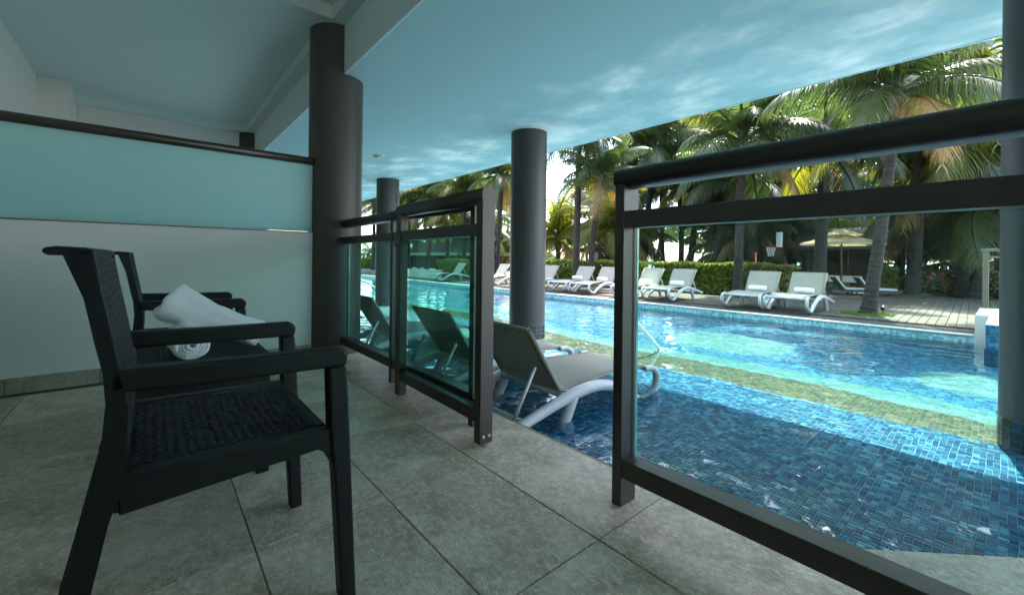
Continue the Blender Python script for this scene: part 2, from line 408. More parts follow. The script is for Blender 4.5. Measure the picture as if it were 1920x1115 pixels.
# water sheet
wt = MB()
gx = []; x = XR
while x > XL: gx.append(x); x -= .032 if x > -3.4 else .05 if x > -6.5 else .10 if x > -12 else .25
gx.append(XL); gx.reverse()
gy = [1.43 + (7.46-1.43)*k/190 for k in range(191)]
def ripple(x, y):
    return .0060*noise.noise(Vector((x*1.7, y*2.2, .3))) + .0065*noise.noise(Vector((x*5.2+3, y*6.6, 1.3))) + .0030*noise.noise(Vector((x*11, y*13, 7))) + .0007*noise.noise(Vector((x*22, y*25, 2)))
for y in gy:
    for x in gx: wt.v.append((x, y, -.1 + ripple(x, y)))
NX = len(gx)
for j in range(190):
    for i in range(NX-1):
        q = j*NX+i; wt.f.append((q, q+1, q+NX+1, q+NX)); wt.sm.append(True)
water = struct(wt, 'pool_water', MAT['water'])
water.cycles.is_caustics_caster = True

# mosaic tiles of the shallow ledge: nearest 300 single, the rest one field
def shade_attr(me, vals):
    a = me.attributes.new('shade', 'FLOAT', 'FACE'); a.data.foreach_set('value', vals)
P = .0245
cells = []; occ = set(); x0, y0 = -3.6, 1.46
ncx, ncy = int(4.4/P), int(2.03/P)
for j in range(ncy):
    for i in range(ncx):
        if (i,j) in occ: continue
        w, hh = 1, 1
        q = random.random()
        if q < .16 and i+1 < ncx and (i+1,j) not in occ: w = 2
        elif q < .26 and j+1 < ncy and (i,j+1) not in occ: hh = 2
        for a in range(w):
            for b_ in range(hh): occ.add((i+a, j+b_))
        cells.append((x0+i*P, y0+j*P, w*P, hh*P))
def warp(x, y):
    v = noise.noise_vector(Vector((x*3.2, y*3.2, 1.7))) * .004 + noise.noise_vector(Vector((x*9, y*9, 4.1))) * .0015
    return x+v.x, y+v.y
def shade_at(x, y):
    return max(.001, min(1, random.random()*.85 + .15*random.random()))
def dist(c): return (c[0]+.0)**2 + c[1]**2 + (0 if c[0] < .35 else 50) + (0 if c[1] > 1.75 else 50)
cells.sort(key=dist)
G = .0024
def tile_pts(c):
    x, y, w, hh = c
    return [warp(x+G/2, y+G/2), warp(x+w-G/2, y+G/2), warp(x+w-G/2, y+hh-G/2), warp(x+G/2, y+hh-G/2)]
def add_tile(mb, pts, zt, cx=0, cy=0):
    b = len(mb.v); k = .0012; mx_ = sum(p[0] for p in pts)/4; my_ = sum(p[1] for p in pts)/4
    for p in pts: mb.v.append((p[0]-cx, p[1]-cy, -.199))
    for p in pts: mb.v.append((p[0]-cx + (k if p[0] < mx_ else -k), p[1]-cy + (k if p[1] < my_ else -k), zt))
    mb.f.append((b+4,b+5,b+6,b+7)); mb.sm.append(False)
    for q in range(4): mb.f.append((b+q, b+(q+1)%4, b+4+(q+1)%4, b+4+q)); mb.sm.append(False)
for c in cells[:300]:
    mb = MB(); pts = tile_pts(c); cx, cy = pts[0]
    add_tile(mb, pts, -.1945 + random.uniform(-.0006,.0006), cx, cy)
    mb.v = [(v[0], v[1], v[2]+.2) for v in mb.v]
    mb.build('mosaic_tile', MAT['mosaic'], pool_floor, loc=(cx, cy, -.2))
mb = MB(); vals = []
for c in cells[300:]:
    add_tile(mb, tile_pts(c), -.1945 + random.uniform(-.0006,.0006)); s_ = shade_at(0,0); vals += [s_]*5
fo = mb.build('mosaic_tile_field', MAT['mosaic'], pool_floor, kind='stuff'); shade_attr(fo.data, vals)
# cobalt strip of the ledge rim
mb = MB()
for k in range(60):
    xa = -1.9 + k*.034; mb.box(xa, xa+.031, 1.452, 1.481, -.19, -.1872)
mb.build('cobalt_tile_strip', MAT['bluestripe'], pool_floor, kind='stuff')

# terrace floor with single tiles
DX, DY = .592, .4
tf = MB(); tf.box(-34, 8, -1.4, 1.437, -.6, -.008)
terrace = struct(tf, 'terrace_floor', MAT['grout'])
ed = MB(); ed.box(-3.8, 3, 1.436, 1.447, -.095, -.004); ed.build('edge_trim', MAT['skirt'], terrace)
t_me = None
for i in range(-6, 5):
    for j in range(-6, 2):
        cx = -.797 + DX*i + DX/2; cy = 1.03 - .4 + DY*j + DY/2
        if cx < -3.85 or cy < -1.1 or cy > 1.5: continue
        if t_me is None:
            b = MB(); a_, c_ = DX/2-.0017, DY/2-.0017; k = .0025
            for z, q in ((-.008,0),(-.002,0),(0,k)):
                b.v += [(-a_+q,-c_+q,z),(a_-q,-c_+q,z),(a_-q,c_-q,z),(-a_+q,c_-q,z)]
            for lv in (0,4):
                for q in range(4): b.f.append((lv+q, lv+(q+1)%4, lv+4+(q+1)%4, lv+4+q)); b.sm.append(False)
            b.f.append((8,9,10,11)); b.sm.append(False)
            t_me = b.mesh('stone_tile'); t_me.materials.append(MAT['tile'])
        o = bpy.data.objects.new('stone_tile', t_me); COL.objects.link(o); o.parent = terrace
        o.location = (cx, cy, random.uniform(-.0006, .0006)); o.rotation_euler = (random.uniform(-.0008,.0008), random.uniform(-.0008,.0008), 0)

st = MB(); st.prism([(-.43,1.4475),(.04,1.93),(3.2,1.99),(3.2,1.4475)], -.5, -.002, 'z'); st.build('entry_landing', MAT['tile'], terrace)
# upper ceiling with beams (own and neighbour terrace)
uc = MB(); uc.box(-34, 8, -1.3, 1.224, 2.92, 3.1)
ceiling = struct(uc, 'ceiling', MAT['soffit'])
b = MB(); b.box(-34, 8, 1.115, 1.2245, 2.81, 2.9205); b.build('ledge_beam', MAT['soffit'], ceiling)
for xb in (-4.16, -8.36, .55):
    b = MB(); b.box(xb, xb+.51, -1.3, 1.1155, 2.808, 2.9207); b.build('cross_beam', MAT['soffit'], ceiling)
b = MB(); b.box(-34, 8, 1.225, 1.243, 2.399, 3.1); b.build('fascia_beam', MAT['soffit'], ceiling)
# canopy with painted sky
cp = MB(); cp.box(-34, 8, 1.2435, 4.385, 2.40, 2.72)
canopy = struct(cp, 'canopy_ceiling', MAT['mural'])
b = MB(); b.box(-34, 8, 4.3855, 4.41, 2.396, 2.74); b.build('drip_edge', MAT['ceiltrim'], canopy)
# storeys over the terrace
b = MB(); b.box(-34, 8, -9, 4.3, 3.1, 6.5); struct(b, 'upper_storey', MAT['whitepaint'])

# ================================================================== WALLS AND COLUMNS
def facade(x0, x1, label):
    t = thing('terrace_facade', label, 'wall', ((x0+x1)/2, -1.06, 0))
    b = MB(); w = (x1-x0)/2; b.box(-w, w, -.25, 0, 0, 2.92)
    return b.build('wall', MAT['wall'], t), t
facade(-3.97, 8, 'white rear wall of the near terrace behind the chairs')
_, ft = facade(-8.05, -3.97, 'white rear wall of the neighbouring terrace seen over the frosted glass')
b = MB(); b.box(-8.0+6.01, -7.36+6.01, .0, .27, 0, 2.918); b.build('pilaster', MAT['wall'], ft)
fw_ = MB(); fw_.box(-34, -8.05, -1.3, -1.06, 0, 2.92); tag(fw_.build('terrace_facade', MAT['wall']), 'white rear wall of the farther terraces beyond the second divider', 'wall')
fd = thing('party_wall', 'full height white wall closing the far end of the neighbouring terrace', 'wall', (-8.08,0,0))
b = MB(); b.box(-.07, .07, -1.06, 1.04, 0, 2.808); b.build('wall', MAT['wall'], fd)

def divider(X, label, flip=1, skirting=True):
    t = thing('divider_wall', label, 'wall', (X, 0, 0))
    b = MB(); b.box(-.14, 0, -1.06, 1.03, 0, 1.04); b.build('wall', MAT['wall'], t, bevel=.004)
    b = MB(); b.box(-.05, .004, -1.06, 1.028, 1.0405, 1.048); b.build('metal_strip', MAT['strip'], t)
    b = MB(); b.box(-.022, -.010, -1.06, 1.028, 1.0505, 1.63); b.build('frosted_glass', MAT['frost'], t)
    b = MB(); b.tube([(-.012,-1.06,1.645),(-.012,1.05,1.645)], .032, 20); b.build('handrail', MAT['metal'], t)
    if skirting:
        y = -1.06
        while y < 1.02:
            y1 = min(y+.40, 1.02); s_ = MB(); s_.box(.0005, .012, y+.0015, y1-.0015, 0.001, .098); s_.build('skirting_tile', MAT['skirt'], t, bevel=.003); y += .40
    return t
divider(-3.83, 'low white partition with a frosted glass screen and round rail behind the chairs')

dv2 = divider(.33, 'matching white partition at the right end of the near terrace, out of the picture')
dv2.rotation_euler = (0,0,0); dv2.location = (.47, 0, 0)
def column(x, y, zt, label, base=0.0, band=None, r=.222):
    t = thing('round_column', label, 'column', (x, y, base), group='round taupe columns')
    b = MB(); z0 = (band - base) if band is not None else 0
    b.lathe([(0, zt-base), (r, zt-base), (r, z0), (0, z0)][1:3], 48); b.build('shaft', MAT['column'], t)
    if band is not None:
        b = MB(); rb = r + .004; vals = []; n = 28; rows = int((band-base)/.05)
        for k in range(rows):
            for q in range(n):
                a0 = 2*math.pi*(q+.05)/n; a1 = 2*math.pi*(q+.95)/n; za = z0-(k+1)*.05+.0025; zb = z0-k*.05-.0025; i = len(b.v)
                for (a, z) in ((a0,za),(a1,za),(a1,zb),(a0,zb)): b.v.append((rb*math.cos(a), rb*math.sin(a), z))
                b.f.append((i,i+1,i+2,i+3)); b.sm.append(False); vals.append(random.random())
        b2 = MB(); b2.lathe([(r+.001, z0), (r+.001, 0)], 48); b2.build('band_grout', MAT['grout'], t)
        o = b.build('tile_band', MAT['darkmosaic'], t, kind='stuff'); shade_attr(o.data, vals)
    return t
column(-3.905, 1.236, 2.809, 'broad taupe column at the end of the white partition, cut by the ceiling beam')
column(-8.1, 1.236, 2.809, 'dark column end showing above the frosted glass rail')
column(-3.885, 3.55, 2.401, 'taupe column standing in the pool behind the two water loungers', -.2, .045)
column(-8.12, 3.59, 2.401, 'taupe column in the pool seen above the folded gate', -.2, .045)
column(.185, 3.55, 2.401, 'dark taupe column at the right picture edge behind the railing', -.2, .035, .225)
column(-12.35, 3.59, 2.401, 'farther pool column beyond the folded gate', -.2, .045)

# smoke detector
t = thing('smoke_detector', 'small white round smoke detector on the painted cloud ceiling', 'smoke detector', (-6.26, 2.61, 2.4))
b = MB(); b.lathe([(0.001,-.012),(.085,-.012),(.095,0)], 24); b.build('base', MAT['whitepaint'], t)
b = MB(); b.lathe([(.001,-.052),(.03,-.05),(.055,-.036),(.06,-.012)], 24); b.build('sensor_cap', MAT['whitepaint'], t)
b = MB(); b.lathe([(.061,-.028),(.063,-.028),(.063,-.022),(.061,-.022)], 24); b.build('vent_slot', MAT['blackplastic'], t)

# ================================================================== RAILINGS AND GATE
def railing(name, label, x0, x1, posts, Y=1.216, group='bronze railings along the terrace edge', wallend=False):
    t = thing(name, label, 'railing', (x0, Y, 0), group=group)
    pw, pd = .037, .088
    for p in posts:
        b = MB(); b.box(p-x0, p-x0+pw, 0, pd, .001, 1.10); b.build('post', MAT['metal'], t, bevel=.003)
        b = MB()
        for yy in (.02, .066): b.lathe([(.006,0),(.006,.004),(.003,.006)], 10, (p-x0+pw/2, yy, .0))
    b = MB(); prof = []
    for k in range(24):
        a = 2*math.pi*k/24; prof.append((.044+.05*math.copysign(abs(math.cos(a))**.8, math.cos(a)), 1.122+.036*math.copysign(abs(math.sin(a))**.8, math.sin(a))))
    b.prism(prof, -.004 if not wallend else 0, x1-x0, 'x')
    for i in range(24): b.sm[i] = True
    b.build('handrail', MAT['metal'], t)
    ends = [p for p in posts] + ([x1] if abs(posts[-1]+pw-x1) > .05 else [])
    if wallend: ends = [x0-pw] + [p for p in posts]
    for i in range(len(ends)-1):
        a, c = ends[i]-x0+pw+.0005, ends[i+1]-x0-.0005
        b = MB(); b.box(a, c, .004, .060, .95, 1.008); b.build('mid_rail', MAT['metal'], t, bevel=.003)
        b = MB(); b.box(a, c, .004, .052, .100, .162); b.build('bottom_rail', MAT['metal'], t, bevel=.003)
        b = MB(); b.box(a+.010, c-.010, .066, .076, .120, .975); b.build('glass_pane', MAT['glass'] if not wallend else MAT['greenglass'], t)
        b = MB(); b.box(a+.0075, a+.0098, .065, .077, .120, .975); b.build('glass_edge', MAT['glassedge'], t)
        b = MB(); b.box(a, c, .0525, .088, .150, .156); b.build('glazing_ledge', MAT['metal'], t)
        for xx in (a+.03, c-.06):
            b = MB(); b.box(xx, xx+.03, .0605, .064, .965, .985); b.build('glass_clip', MAT['steel'], t)
    return t
railing('balustrade', 'bronze railing with a clear glass pane at the right of the terrace opening', -.887, 1.9, [-.887, .75])
railing('balustrade', 'bronze railing with green glass running from the broad column behind the folded gate', -3.69, -1.726, [-2.706, -1.763], wallend=True)

gt = thing('terrace_gate', 'bronze framed glass gate folded back inside the green glass railing', 'gate', (-2.43, 1.13, 0), R(-1.2))
L = .914
b = MB(); b.box(L-.048, L, 0, .07, .012, 1.10)
o = b.build('post', MAT['metal'], gt, bevel=.003)
b = MB(); b.box(0, .062, 0, .05, .012, 1.10); b.build('post', MAT['metal'], gt, bevel=.003)
b = MB(); prof = []
for k in range(24):
    a = 2*math.pi*k/24; prof.append((.035+.038*math.copysign(abs(math.cos(a))**.7, math.cos(a)), 1.124+.036*math.copysign(abs(math.sin(a))**.7, math.sin(a))))
b.prism(prof, -.002, L+.002, 'x')
for i in range(24): b.sm[i] = True
b.build('handrail', MAT['metal'], gt)
for nm_, z0, z1 in (('mid_rail', .945, 1.0), ('bottom_rail', .100, .160)):
    b = MB(); b.box(.0625, L-.0485, .006, .055, z0, z1); b.build(nm_, MAT['metal'], gt, bevel=.003)
b = MB(); b.box(.066, L-.052, .057, .066, .125, .970); b.build('glass_pane', MAT['greenglass'], gt)
b = MB(); b.box(.0625, L-.0485, .056, .0565, .160, .172); b.build('gasket', MAT['blackplastic'], gt)
for yy in (.018, .050):
    b = MB(); b.tube([(L-.001, yy, .045), (L+.004, yy, .045), (L+.007, yy, .045)], [.007, .007, .003], 12); b.build('bolt', MAT['steel'], gt)
for zz in (.25, .88):
    b = MB(); b.tube([(L-.02, .083, zz-.04), (L-.02, .083, zz+.04)], .010, 12); b.build('hinge', MAT['metal'], gt)
b = MB(); b.box(.01, .05, -.014, -.0005, .905, .935); b.build('latch', MAT['metal'], gt, bevel=.003)

# ================================================================== CHAIRS, TABLE, TOWELS
def weave(mb, nx, ny, place, sx, sy, hgt):
    """raised basket-weave strips; place(u,v,h) maps the panel to space"""
    for i in range(nx):
        for j in range(ny):
            hor = (i+j) % 2 == 0
            wu, wv = (.60, .33) if hor else (.33, .60)
            hh_ = hgt if hor else hgt*.82
            u0, u1 = (i+.5-wu)/nx, (i+.5+wu)/nx; v0, v1 = (j+.5-wv)/ny, (j+.5+wv)/ny; b = len(mb.v)
            iu, iv = (u1-u0)*.14, (v1-v0)*.14
            for (u, v) in ((u0,v0),(u1,v0),(u1,v1),(u0,v1)): mb.v.append(place(u, v, 0))
            for (u, v) in ((u0+iu,v0+iv),(u1-iu,v0+iv),(u1-iu,v1-iv),(u0+iu,v1-iv)): mb.v.append(place(u, v, hh_))
            mb.f.append((b+4,b+5,b+6,b+7)); mb.sm.append(False)
            for q in range(4): mb.f.append((b+q, b+(q+1)%4, b+4+(q+1)%4, b+4+q)); mb.sm.append(False)

def lerp_prof(pts, z):
    for (y0,z0),(y1,z1) in zip(pts, pts[1:]):
        if min(z0,z1) <= z <= max(z0,z1): return y0 + (y1-y0)*(z-z0)/(z1-z0)
    return pts[-1][0]

def make_chair(label):
    t = thing('rattan_armchair', label, 'chair', (0,0,0), group='dark rattan armchairs on the terrace')
    RT = MAT['rattan']; Wd = .27
    left = [(-.118,.838),(-.092,.762),(-.077,.677),(-.067,.628),(-.063,.571),(-.068,.496),(-.081,.425),(-.094,.364),(-.116,.262),(-.172,.0)]
    right = [(-.082,.846),(-.072,.779),(-.058,.701),(-.046,.631),(-.033,.559),(-.033,.47),(-.042,.403),(-.056,.36),(-.080,.233),(-.128,0)]
    for s in (-1, 1):
        x0, x1 = sorted((s*Wd, s*(Wd-.045)))
        b = MB()
        n = len(left)
        for i in range(n-1):
            (la,lz),(lb,lz2) = left[i], left[i+1]; (ra,rz),(rb,rz2) = right[i], right[i+1]
            k = len(b.v)
            for x in (x0, x1): b.v += [(x,la,lz),(x,ra,rz),(x,rb,rz2),(x,lb,lz2)]
            b.f += [(k,k+1,k+2,k+3),(k+7,k+6,k+5,k+4),(k,k+3,k+7,k+4),(k+1,k+5,k+6,k+2)]; b.sm += [False,False,True,True]
            if i == 0: b.f.append((k,k+4,k+5,k+1)); b.sm.append(False)
            if i == n-2: b.f.append((k+3,k+2,k+6,k+7)); b.sm.append(False)
        b.build('leg', RT, t)
        # front leg and arm
        b = MB(); b.prism([(.320,.575),(.362,.575),(.368,.50),(.392,0),(.356,0),(.336,.32),(.326,.41)], x0, x1); b.build('leg', RT, t, bevel=.006)
        b = MB(); b.prism([(-.060,.630),(-.060,.588),(.10,.580),(.318,.5755),(.362,.5755),(.366,.60),(.360,.615),(.345,.622),(.15,.624)], x0, x1); b.build('arm', RT, t, bevel=.008, seg=3)
        b = MB(); b.prism([(-.050,.436),(-.044,.362),(.30,.386),(.316,.375),(.327,.35),(.331,.375),(.327,.43)], x0+.006, x1-.006); b.build('side_apron', RT, t, bevel=.004)
    b = MB(); b.prism([(.300,.43),(.300,.385),(.326,.385),(.328,.43)], -Wd+.046, Wd-.046); b.build('front_apron', RT, t, bevel=.004)
    # seat
    def zs(u, v): return .430 - .012*math.sin(math.pi*u)*(.4+.6*math.sin(math.pi*min(1, max(0, v))))
    b = MB(); nu, nv = 16, 12; k0 = len(b.v); X0 = Wd-.042
    for j in range(nv+1):
        for i in range(nu+1):
            u, v = i/nu, j/nv; b.v.append((-X0+2*X0*u, -.04+.372*v, zs(u,v) - (.02*max(0,(v-.9)/.1)**2)))
    for j in range(nv):
        for i in range(nu):
            q = k0+j*(nu+1)+i; b.f.append((q,q+1,q+nu+2,q+nu+1)); b.sm.append(True)
    b.prism([(-.04,.41),(-.04,.40),(.325,.395),(.33,.408)], -X0, X0)
    weave(b, 26, 19, lambda u, v, h: (-X0*.94+2*X0*.94*u, -.03+.335*v, zs(.03+.94*u, v)+.0003+h), 0, 0, .0026)
    b.build('seat', RT, t)
    # backrest
    def fy(z): return lerp_prof(right, z)
    def by(z): return lerp_prof(left, z)
    b = MB(); nz = 14
    zz = [.44 + (.838-.44)*i/nz for i in range(nz+1)]
    for i in range(nz):
        za, zb = zz[i], zz[i+1]; k = len(b.v)
        for x in (-X0, X0): b.v += [(x, by(za)+.012, za), (x, fy(za)-.004, za), (x, fy(zb)-.004, zb), (x, by(zb)+.012, zb)]
        b.f += [(k+1,k+5,k+6,k+2),(k+4,k,k+3,k+7)]; b.sm += [True, True]
    weave(b, 30, 24, lambda u, v, h: (-X0+2*X0*u, fy(.45+.38*v)-.0035+h, .45+.38*v), 0, 0, .0045)
    weave(b, 30, 24, lambda u, v, h: (X0-2*X0*u, by(.45+.38*v)+.0118-h, .45+.38*v), 0, 0, .0065)
    b.build('backrest', RT, t)
    b = MB(); b.prism([(-.080,.8465),(-.090,.851),(-.125,.853),(-.140,.850),(-.143,.843),(-.136,.837),(-.118,.837),(-.082,.836)], -Wd, Wd); b.build('top_rail', RT, t, bevel=.003)
    return t
ch = make_chair('dark rattan armchair nearest the camera with an empty seat')
ch.location = (-1.312, 0, 0)
c2 = copy_tree(ch); c2.location = (-2.795, 0, 0); c2['label'] = 'dark rattan armchair by the white partition behind the towels'

tb = thing('side_table', 'low dark rattan side table between the armchairs holding two towels', 'table', (-2.09, .13, 0))
b = MB(); b.box(-.232, .232, -.232, .232, .436, .452); weave(b, 28, 28, lambda u, v, h: (-.222+.444*u, -.222+.444*v, .4521+h), 0, 0, .0025); b.build('table_top', MAT['rattan'], tb)
b = MB(); b.box(-.222,.222,-.222,-.202,.345,.4355); b.box(-.222,.222,.202,.222,.345,.4355); b.box(-.222,-.202,-.2015,.2015,.345,.4355); b.box(.202,.222,-.2015,.2015,.345,.4355); b.build('apron', MAT['rattan'], tb)
for sx in (-1,1):
    for sy in (-1,1):
        b = MB(); x0,x1 = sorted((sx*.2225, sx*.178)); y0_,y1_ = sorted((sy*.2225, sy*.178)); b.box(x0,x1,y0_,y1_,0.001,.4352); b.build('leg', MAT['rattan'], tb, bevel=.005)

def towel_roll(name, label, length, rad, turns, seed, loc, rot, flap=False, group=None, n=110, nl=14, lump=.004):
    """spiral-rolled towel along local x"""
    rnd_ = random.Random(seed); th = rad/(turns+.6)*.46
    t = MB(); ring = []
    for i in range(n+1):
        a = i/n; ang = a*turns*2*math.pi; r_ = .006 + (rad-th-.006)*a**.8; ring.append((ang, r_))
    secs = []
    for k in range(nl+1):
        f_ = k/nl; x = (f_-.5)*length; row_o = []; row_i = []
        end = min(f_, 1-f_)*nl
        bulge = 1 - .10*max(0, 1-end/1.2)**2
        for i, (ang, r_) in enumerate(ring):
            v = noise.noise(Vector((math.cos(ang)*2.2+seed, math.sin(ang)*2.2, x*9+r_*40)))
            rr = r_*bulge + lump*v*(.4+r_/rad)
            xs_ = x + (.012*noise.noise(Vector((ang*.6, seed*1.3, f_*2))) if k in (0, nl) else 0) + (r_/rad-.5)*(-.016 if k == nl else .016 if k == 0 else 0)
            row_o.append((xs_, math.cos(ang)*(rr+th), math.sin(ang)*(rr+th))); row_i.append((xs_, math.cos(ang)*(rr-th), math.sin(ang)*(rr-th)))
        secs.append((row_o, row_i))
    m_ = n+1
    for ro, ri in secs: t.v += ro + ri
    S = 2*m_
    for k in range(nl):
        for i in range(n):
            a = k*S+i; t.f.append((a,a+1,a+1+S,a+S)); t.sm.append(True)
            a = k*S+m_+i; t.f.append((a+1,a,a+S,a+1+S)); t.sm.append(True)
    for k, rev in ((0,False),(nl,True)):
        for i in range(n):
            a = k*S+i; q = (a, a+m_, a+m_+1, a+1); t.f.append(q[::-1] if rev else q); t.sm.append(True)
    for k in range(nl):
        a = k*S+n; t.f.append((a, a+m_, a+m_+S, a+S)); t.sm.append(False)
        a = k*S; t.f.append((a+m_, a, a+S, a+m_+S)); t.sm.append(False)
    o = t.build(name, MAT['towel'])
    o.location = loc; o.rotation_euler = rot
    tag(o, label, 'towel', group)
    return o
towel_roll('rolled_towel', 'white rolled towel lying end-on showing its spiral on the side table', .28, .063, 4.2, 3, (-2.03, .098, .5195), (R(35),0,R(4)), lump=.005)
A_ = Vector((-2.15, .062, .643)); B_ = Vector((-2.02, .335, .514)); d = B_-A_
tw = towel_roll('rolled_towel', 'long white rolled towel leaning across the other towel on the side table', d.length*1.08, .060, 3.6, 11, (A_+B_)/2, (0,0,0), lump=.010, nl=24)
tw.rotation_mode = 'QUATERNION'; tw.rotation_quaternion = d.to_track_quat('X', 'Z')
# loose corner of the long towel
for v in tw.data.vertices:
    f_ = v.co.x/(d.length*1.08)+.5
    k = 1 + .42*max(0, .42-f_)/.42 - .10*max(0, f_-.9)/.1
    v.co.y *= k*(1+.12*max(0,.4-f_)); v.co.z *= k
    if f_ < .10 and v.co.z < 0: v.co.x -= .028*(-v.co.z/.06)*(1-f_/.10)
# ================================================================== LOUNGERS
def make_lounger(label):
    t = thing('sun_lounger', label, 'sun lounger', (0,0,0), group='cream sling sun loungers around the pool')
    def curve(pts, rad, n=12, sub=6, flat=1.0):
        P_ = [Vector(p) for p in pts]; out = []; rr = []
        for i in range(len(P_)-1):
            p0, p1, p2, p3 = P_[max(i-1,0)], P_[i], P_[i+1], P_[min(i+2,len(P_)-1)]
            for k in range(sub):
                u = k/sub; out.append(.5*((2*p1)+(p2-p0)*u+(2*p0-5*p1+4*p2-p3)*u*u+(-p0+3*p1-3*p2+p3)*u**3))
                ra = rad if not isinstance(rad, list) else rad[i]*(1-u)+rad[i+1]*u; rr.append(ra)
        out.append(P_[-1]); rr.append(rad if not isinstance(rad, list) else rad[-1])
        b = MB(); b.tube(out, rr, n, flat=flat); return b
    for s in (-1, 1):
        x = s*.315
        curve([(x,.02,.125),(x,.18,.165),(x,.40,.215),(x,.58,.245),(x,.78,.245),(x,.98,.19),(x,1.14,.105),(x,1.25,.022)], [.027,.029,.033,.036,.036,.034,.032,.028]).build('side_frame', MAT['resin'], t)
        curve([(x,.52,.225),(x,.47,.13),(x,.43,.06),(x,.41,.003)], [.034,.034,.032,.030]).build('leg', MAT['resin'], t)
        curve([(x*.96,1.30,.262),(x*.97,1.385,.258),(x,1.435,.215),(x,1.435,.14),(x,1.38,.075),(x,1.28,.035),(x,1.20,.045)], [.018,.022,.026,.027,.027,.026,.024]).build('foot_loop', MAT['resin'], t)
        b = MB(); b.tube([(s*.235,.28,.42),(s*.235,.12,.145)], .011, 10); b.build('prop_strut', MAT['resin'], t)
    b = MB(); b.tube([(-.3,.14,.15),(.3,.14,.15)], .018, 10); b.build('cross_bar', MAT['resin'], t)
    b = MB(); b.tube([(-.31,1.405,.245),(.31,1.405,.245)], .022, 10); b.build('cross_bar', MAT['resin'], t)
    b = MB(); b.tube([(-.3,.46,.235),(.3,.46,.235)], .018, 10); b.build('cross_bar', MAT['resin'], t)
    # seat sling
    def sheet(path, hw, th, nu=8, sag=.012):
        b = MB(); n = len(path)
        for side in (1, -1):
            k0 = len(b.v)
            for (y, z), (ny_, nz__) in path:
                for i in range(nu+1):
                    u = i/nu*2-1; dz = -sag*(1-u*u)
                    b.v.append((u*hw, y+ny_*(side*th/2), z+nz__*(side*th/2)+dz))
            for j in range(n-1):
                for i in range(nu):
                    q = k0+j*(nu+1)+i; f_ = (q,q+1,q+nu+2,q+nu+1); b.f.append(f_ if side == 1 else f_[::-1]); b.sm.append(True)
        m_ = n*(nu+1)
        for j in range(n-1):
            for i in (0, nu):
                q = j*(nu+1)+i; b.f.append((q, q+nu+1, q+nu+1+m_, q+m_)); b.sm.append(False)
        for j in (0, n-1):
            for i in range(nu):
                q = j*(nu+1)+i; b.f.append((q, q+1, q+1+m_, q+m_)); b.sm.append(False)
        return b
    seat = [((.455+.93*i/16, .268+.022*math.sin(math.pi*min(1,(i/16)*1.05))**2), (0,1)) for i in range(17)]
    sheet(seat, .285, .012).build('seat_sling', MAT['sling'], t)
    hy, hz = .455, .262; ty, tz = .195, .648
    dv = Vector((ty-hy, tz-hz)).normalized(); nrm = (dv.y, -dv.x)
    back = [((hy+(ty-hy)*i/10, hz+(tz-hz)*i/10), nrm) for i in range(11)]
    bk = sheet(back, .262, .014, sag=.0); bko = bk.build('backrest', MAT['sling'], t)
    for s in (-1,1):
        b = MB(); b.tube([(s*.268,hy,hz),(s*.268,ty,tz)], .013, 8); b.build('back_rail', MAT['sling'], bko)
    b = MB(); b.tube([(-.268,ty,tz),(.268,ty,tz)], .012, 8); b.build('back_rail', MAT['sling'], bko)
    b = MB()
    for k in range(5):
        f_ = .12+.19*k
        for s in (-1, 1):
            c = Vector((s*.245, hy+(ty-hy)*f_, hz+(tz-hz)*f_)); n3 = Vector((0, -nrm[0], -nrm[1])); b.tube([c+n3*.006, c+n3*.0095], .006, 8)
    for k in range(4):
        c = Vector((-.18+.12*k, hy+(ty-hy)*.95, hz+(tz-hz)*.95)); n3 = Vector((0,-nrm[0],-nrm[1])); b.tube([c+n3*.006, c+n3*.0095], .006, 8)
    b.build('rivets', MAT['blackplastic'], bko)
    return t
lg = make_lounger('cream sling lounger in the shallow water beside the terrace opening')
lg.location = (-2.0, 1.40, -.2)
def put_lounger(x, y, z, rz, label):
    c = copy_tree(lg); c.location = (x, y, z); c.rotation_euler = (0,0,rz); c['label'] = label; return c
put_lounger(-2.83, 1.40, -.2, 0, 'second lounger in the water, dark back seen through the gate glass')
put_lounger(-4.22, 1.40, -.2, 0, 'third lounger in the water, seen through the glass by the broad column')
PI = math.pi
deck = [
 (-2.40, 9.47, 'deck lounger at the pool edge nearest the leaning palm, rightmost of the row'),
 (-3.14, 9.42, 'deck lounger with a towel, second from the right beside the palm trunk'),
 (-4.83, 9.50, 'deck lounger in front of the clipped hedge, third from the right'),
 (-5.62, 9.52, 'deck lounger in front of the hedge, partly hidden by the railing post'),
 (-6.90, 9.50, 'deck lounger just left of the railing post before the yellow hedge'),
 (-7.72, 9.52, 'deck lounger before the tall thin palm trunk'),
 (-9.15, 9.6, 'deck lounger half hidden behind the pool column'),
 (-10.9, 9.7, 'deck lounger between the gate post and the pool column'),
 (-11.8, 9.9, 'deck lounger left of the gate post, farther along the pool'),
 (-13.7, 9.3, 'deck lounger seen through the gate glass beside the planter wall'),
 (-30.0, 11.0, 'small distant lounger seen through the glass at left'),
 (-32.0, 11.0, 'most distant lounger seen through the leftmost glass'),
]
for i, (x, y, lb) in enumerate(deck):
    rz = PI + random.uniform(-.05,.05)
    put_lounger(x, y, .0, rz, lb)
    if i in (0,1,2,3,4,5,7):
        towel_roll('rolled_towel', 'rolled towel on the ' + lb.split(',')[0].replace(' with a towel', ' beside the palm trunk'), .30, .055, 3, 20+i, (x+random.uniform(-.04,.04), y-.56, .345), (R(40*i),0,R(random.uniform(-8,8))), group='rolled towels on the deck loungers', n=40, nl=6)

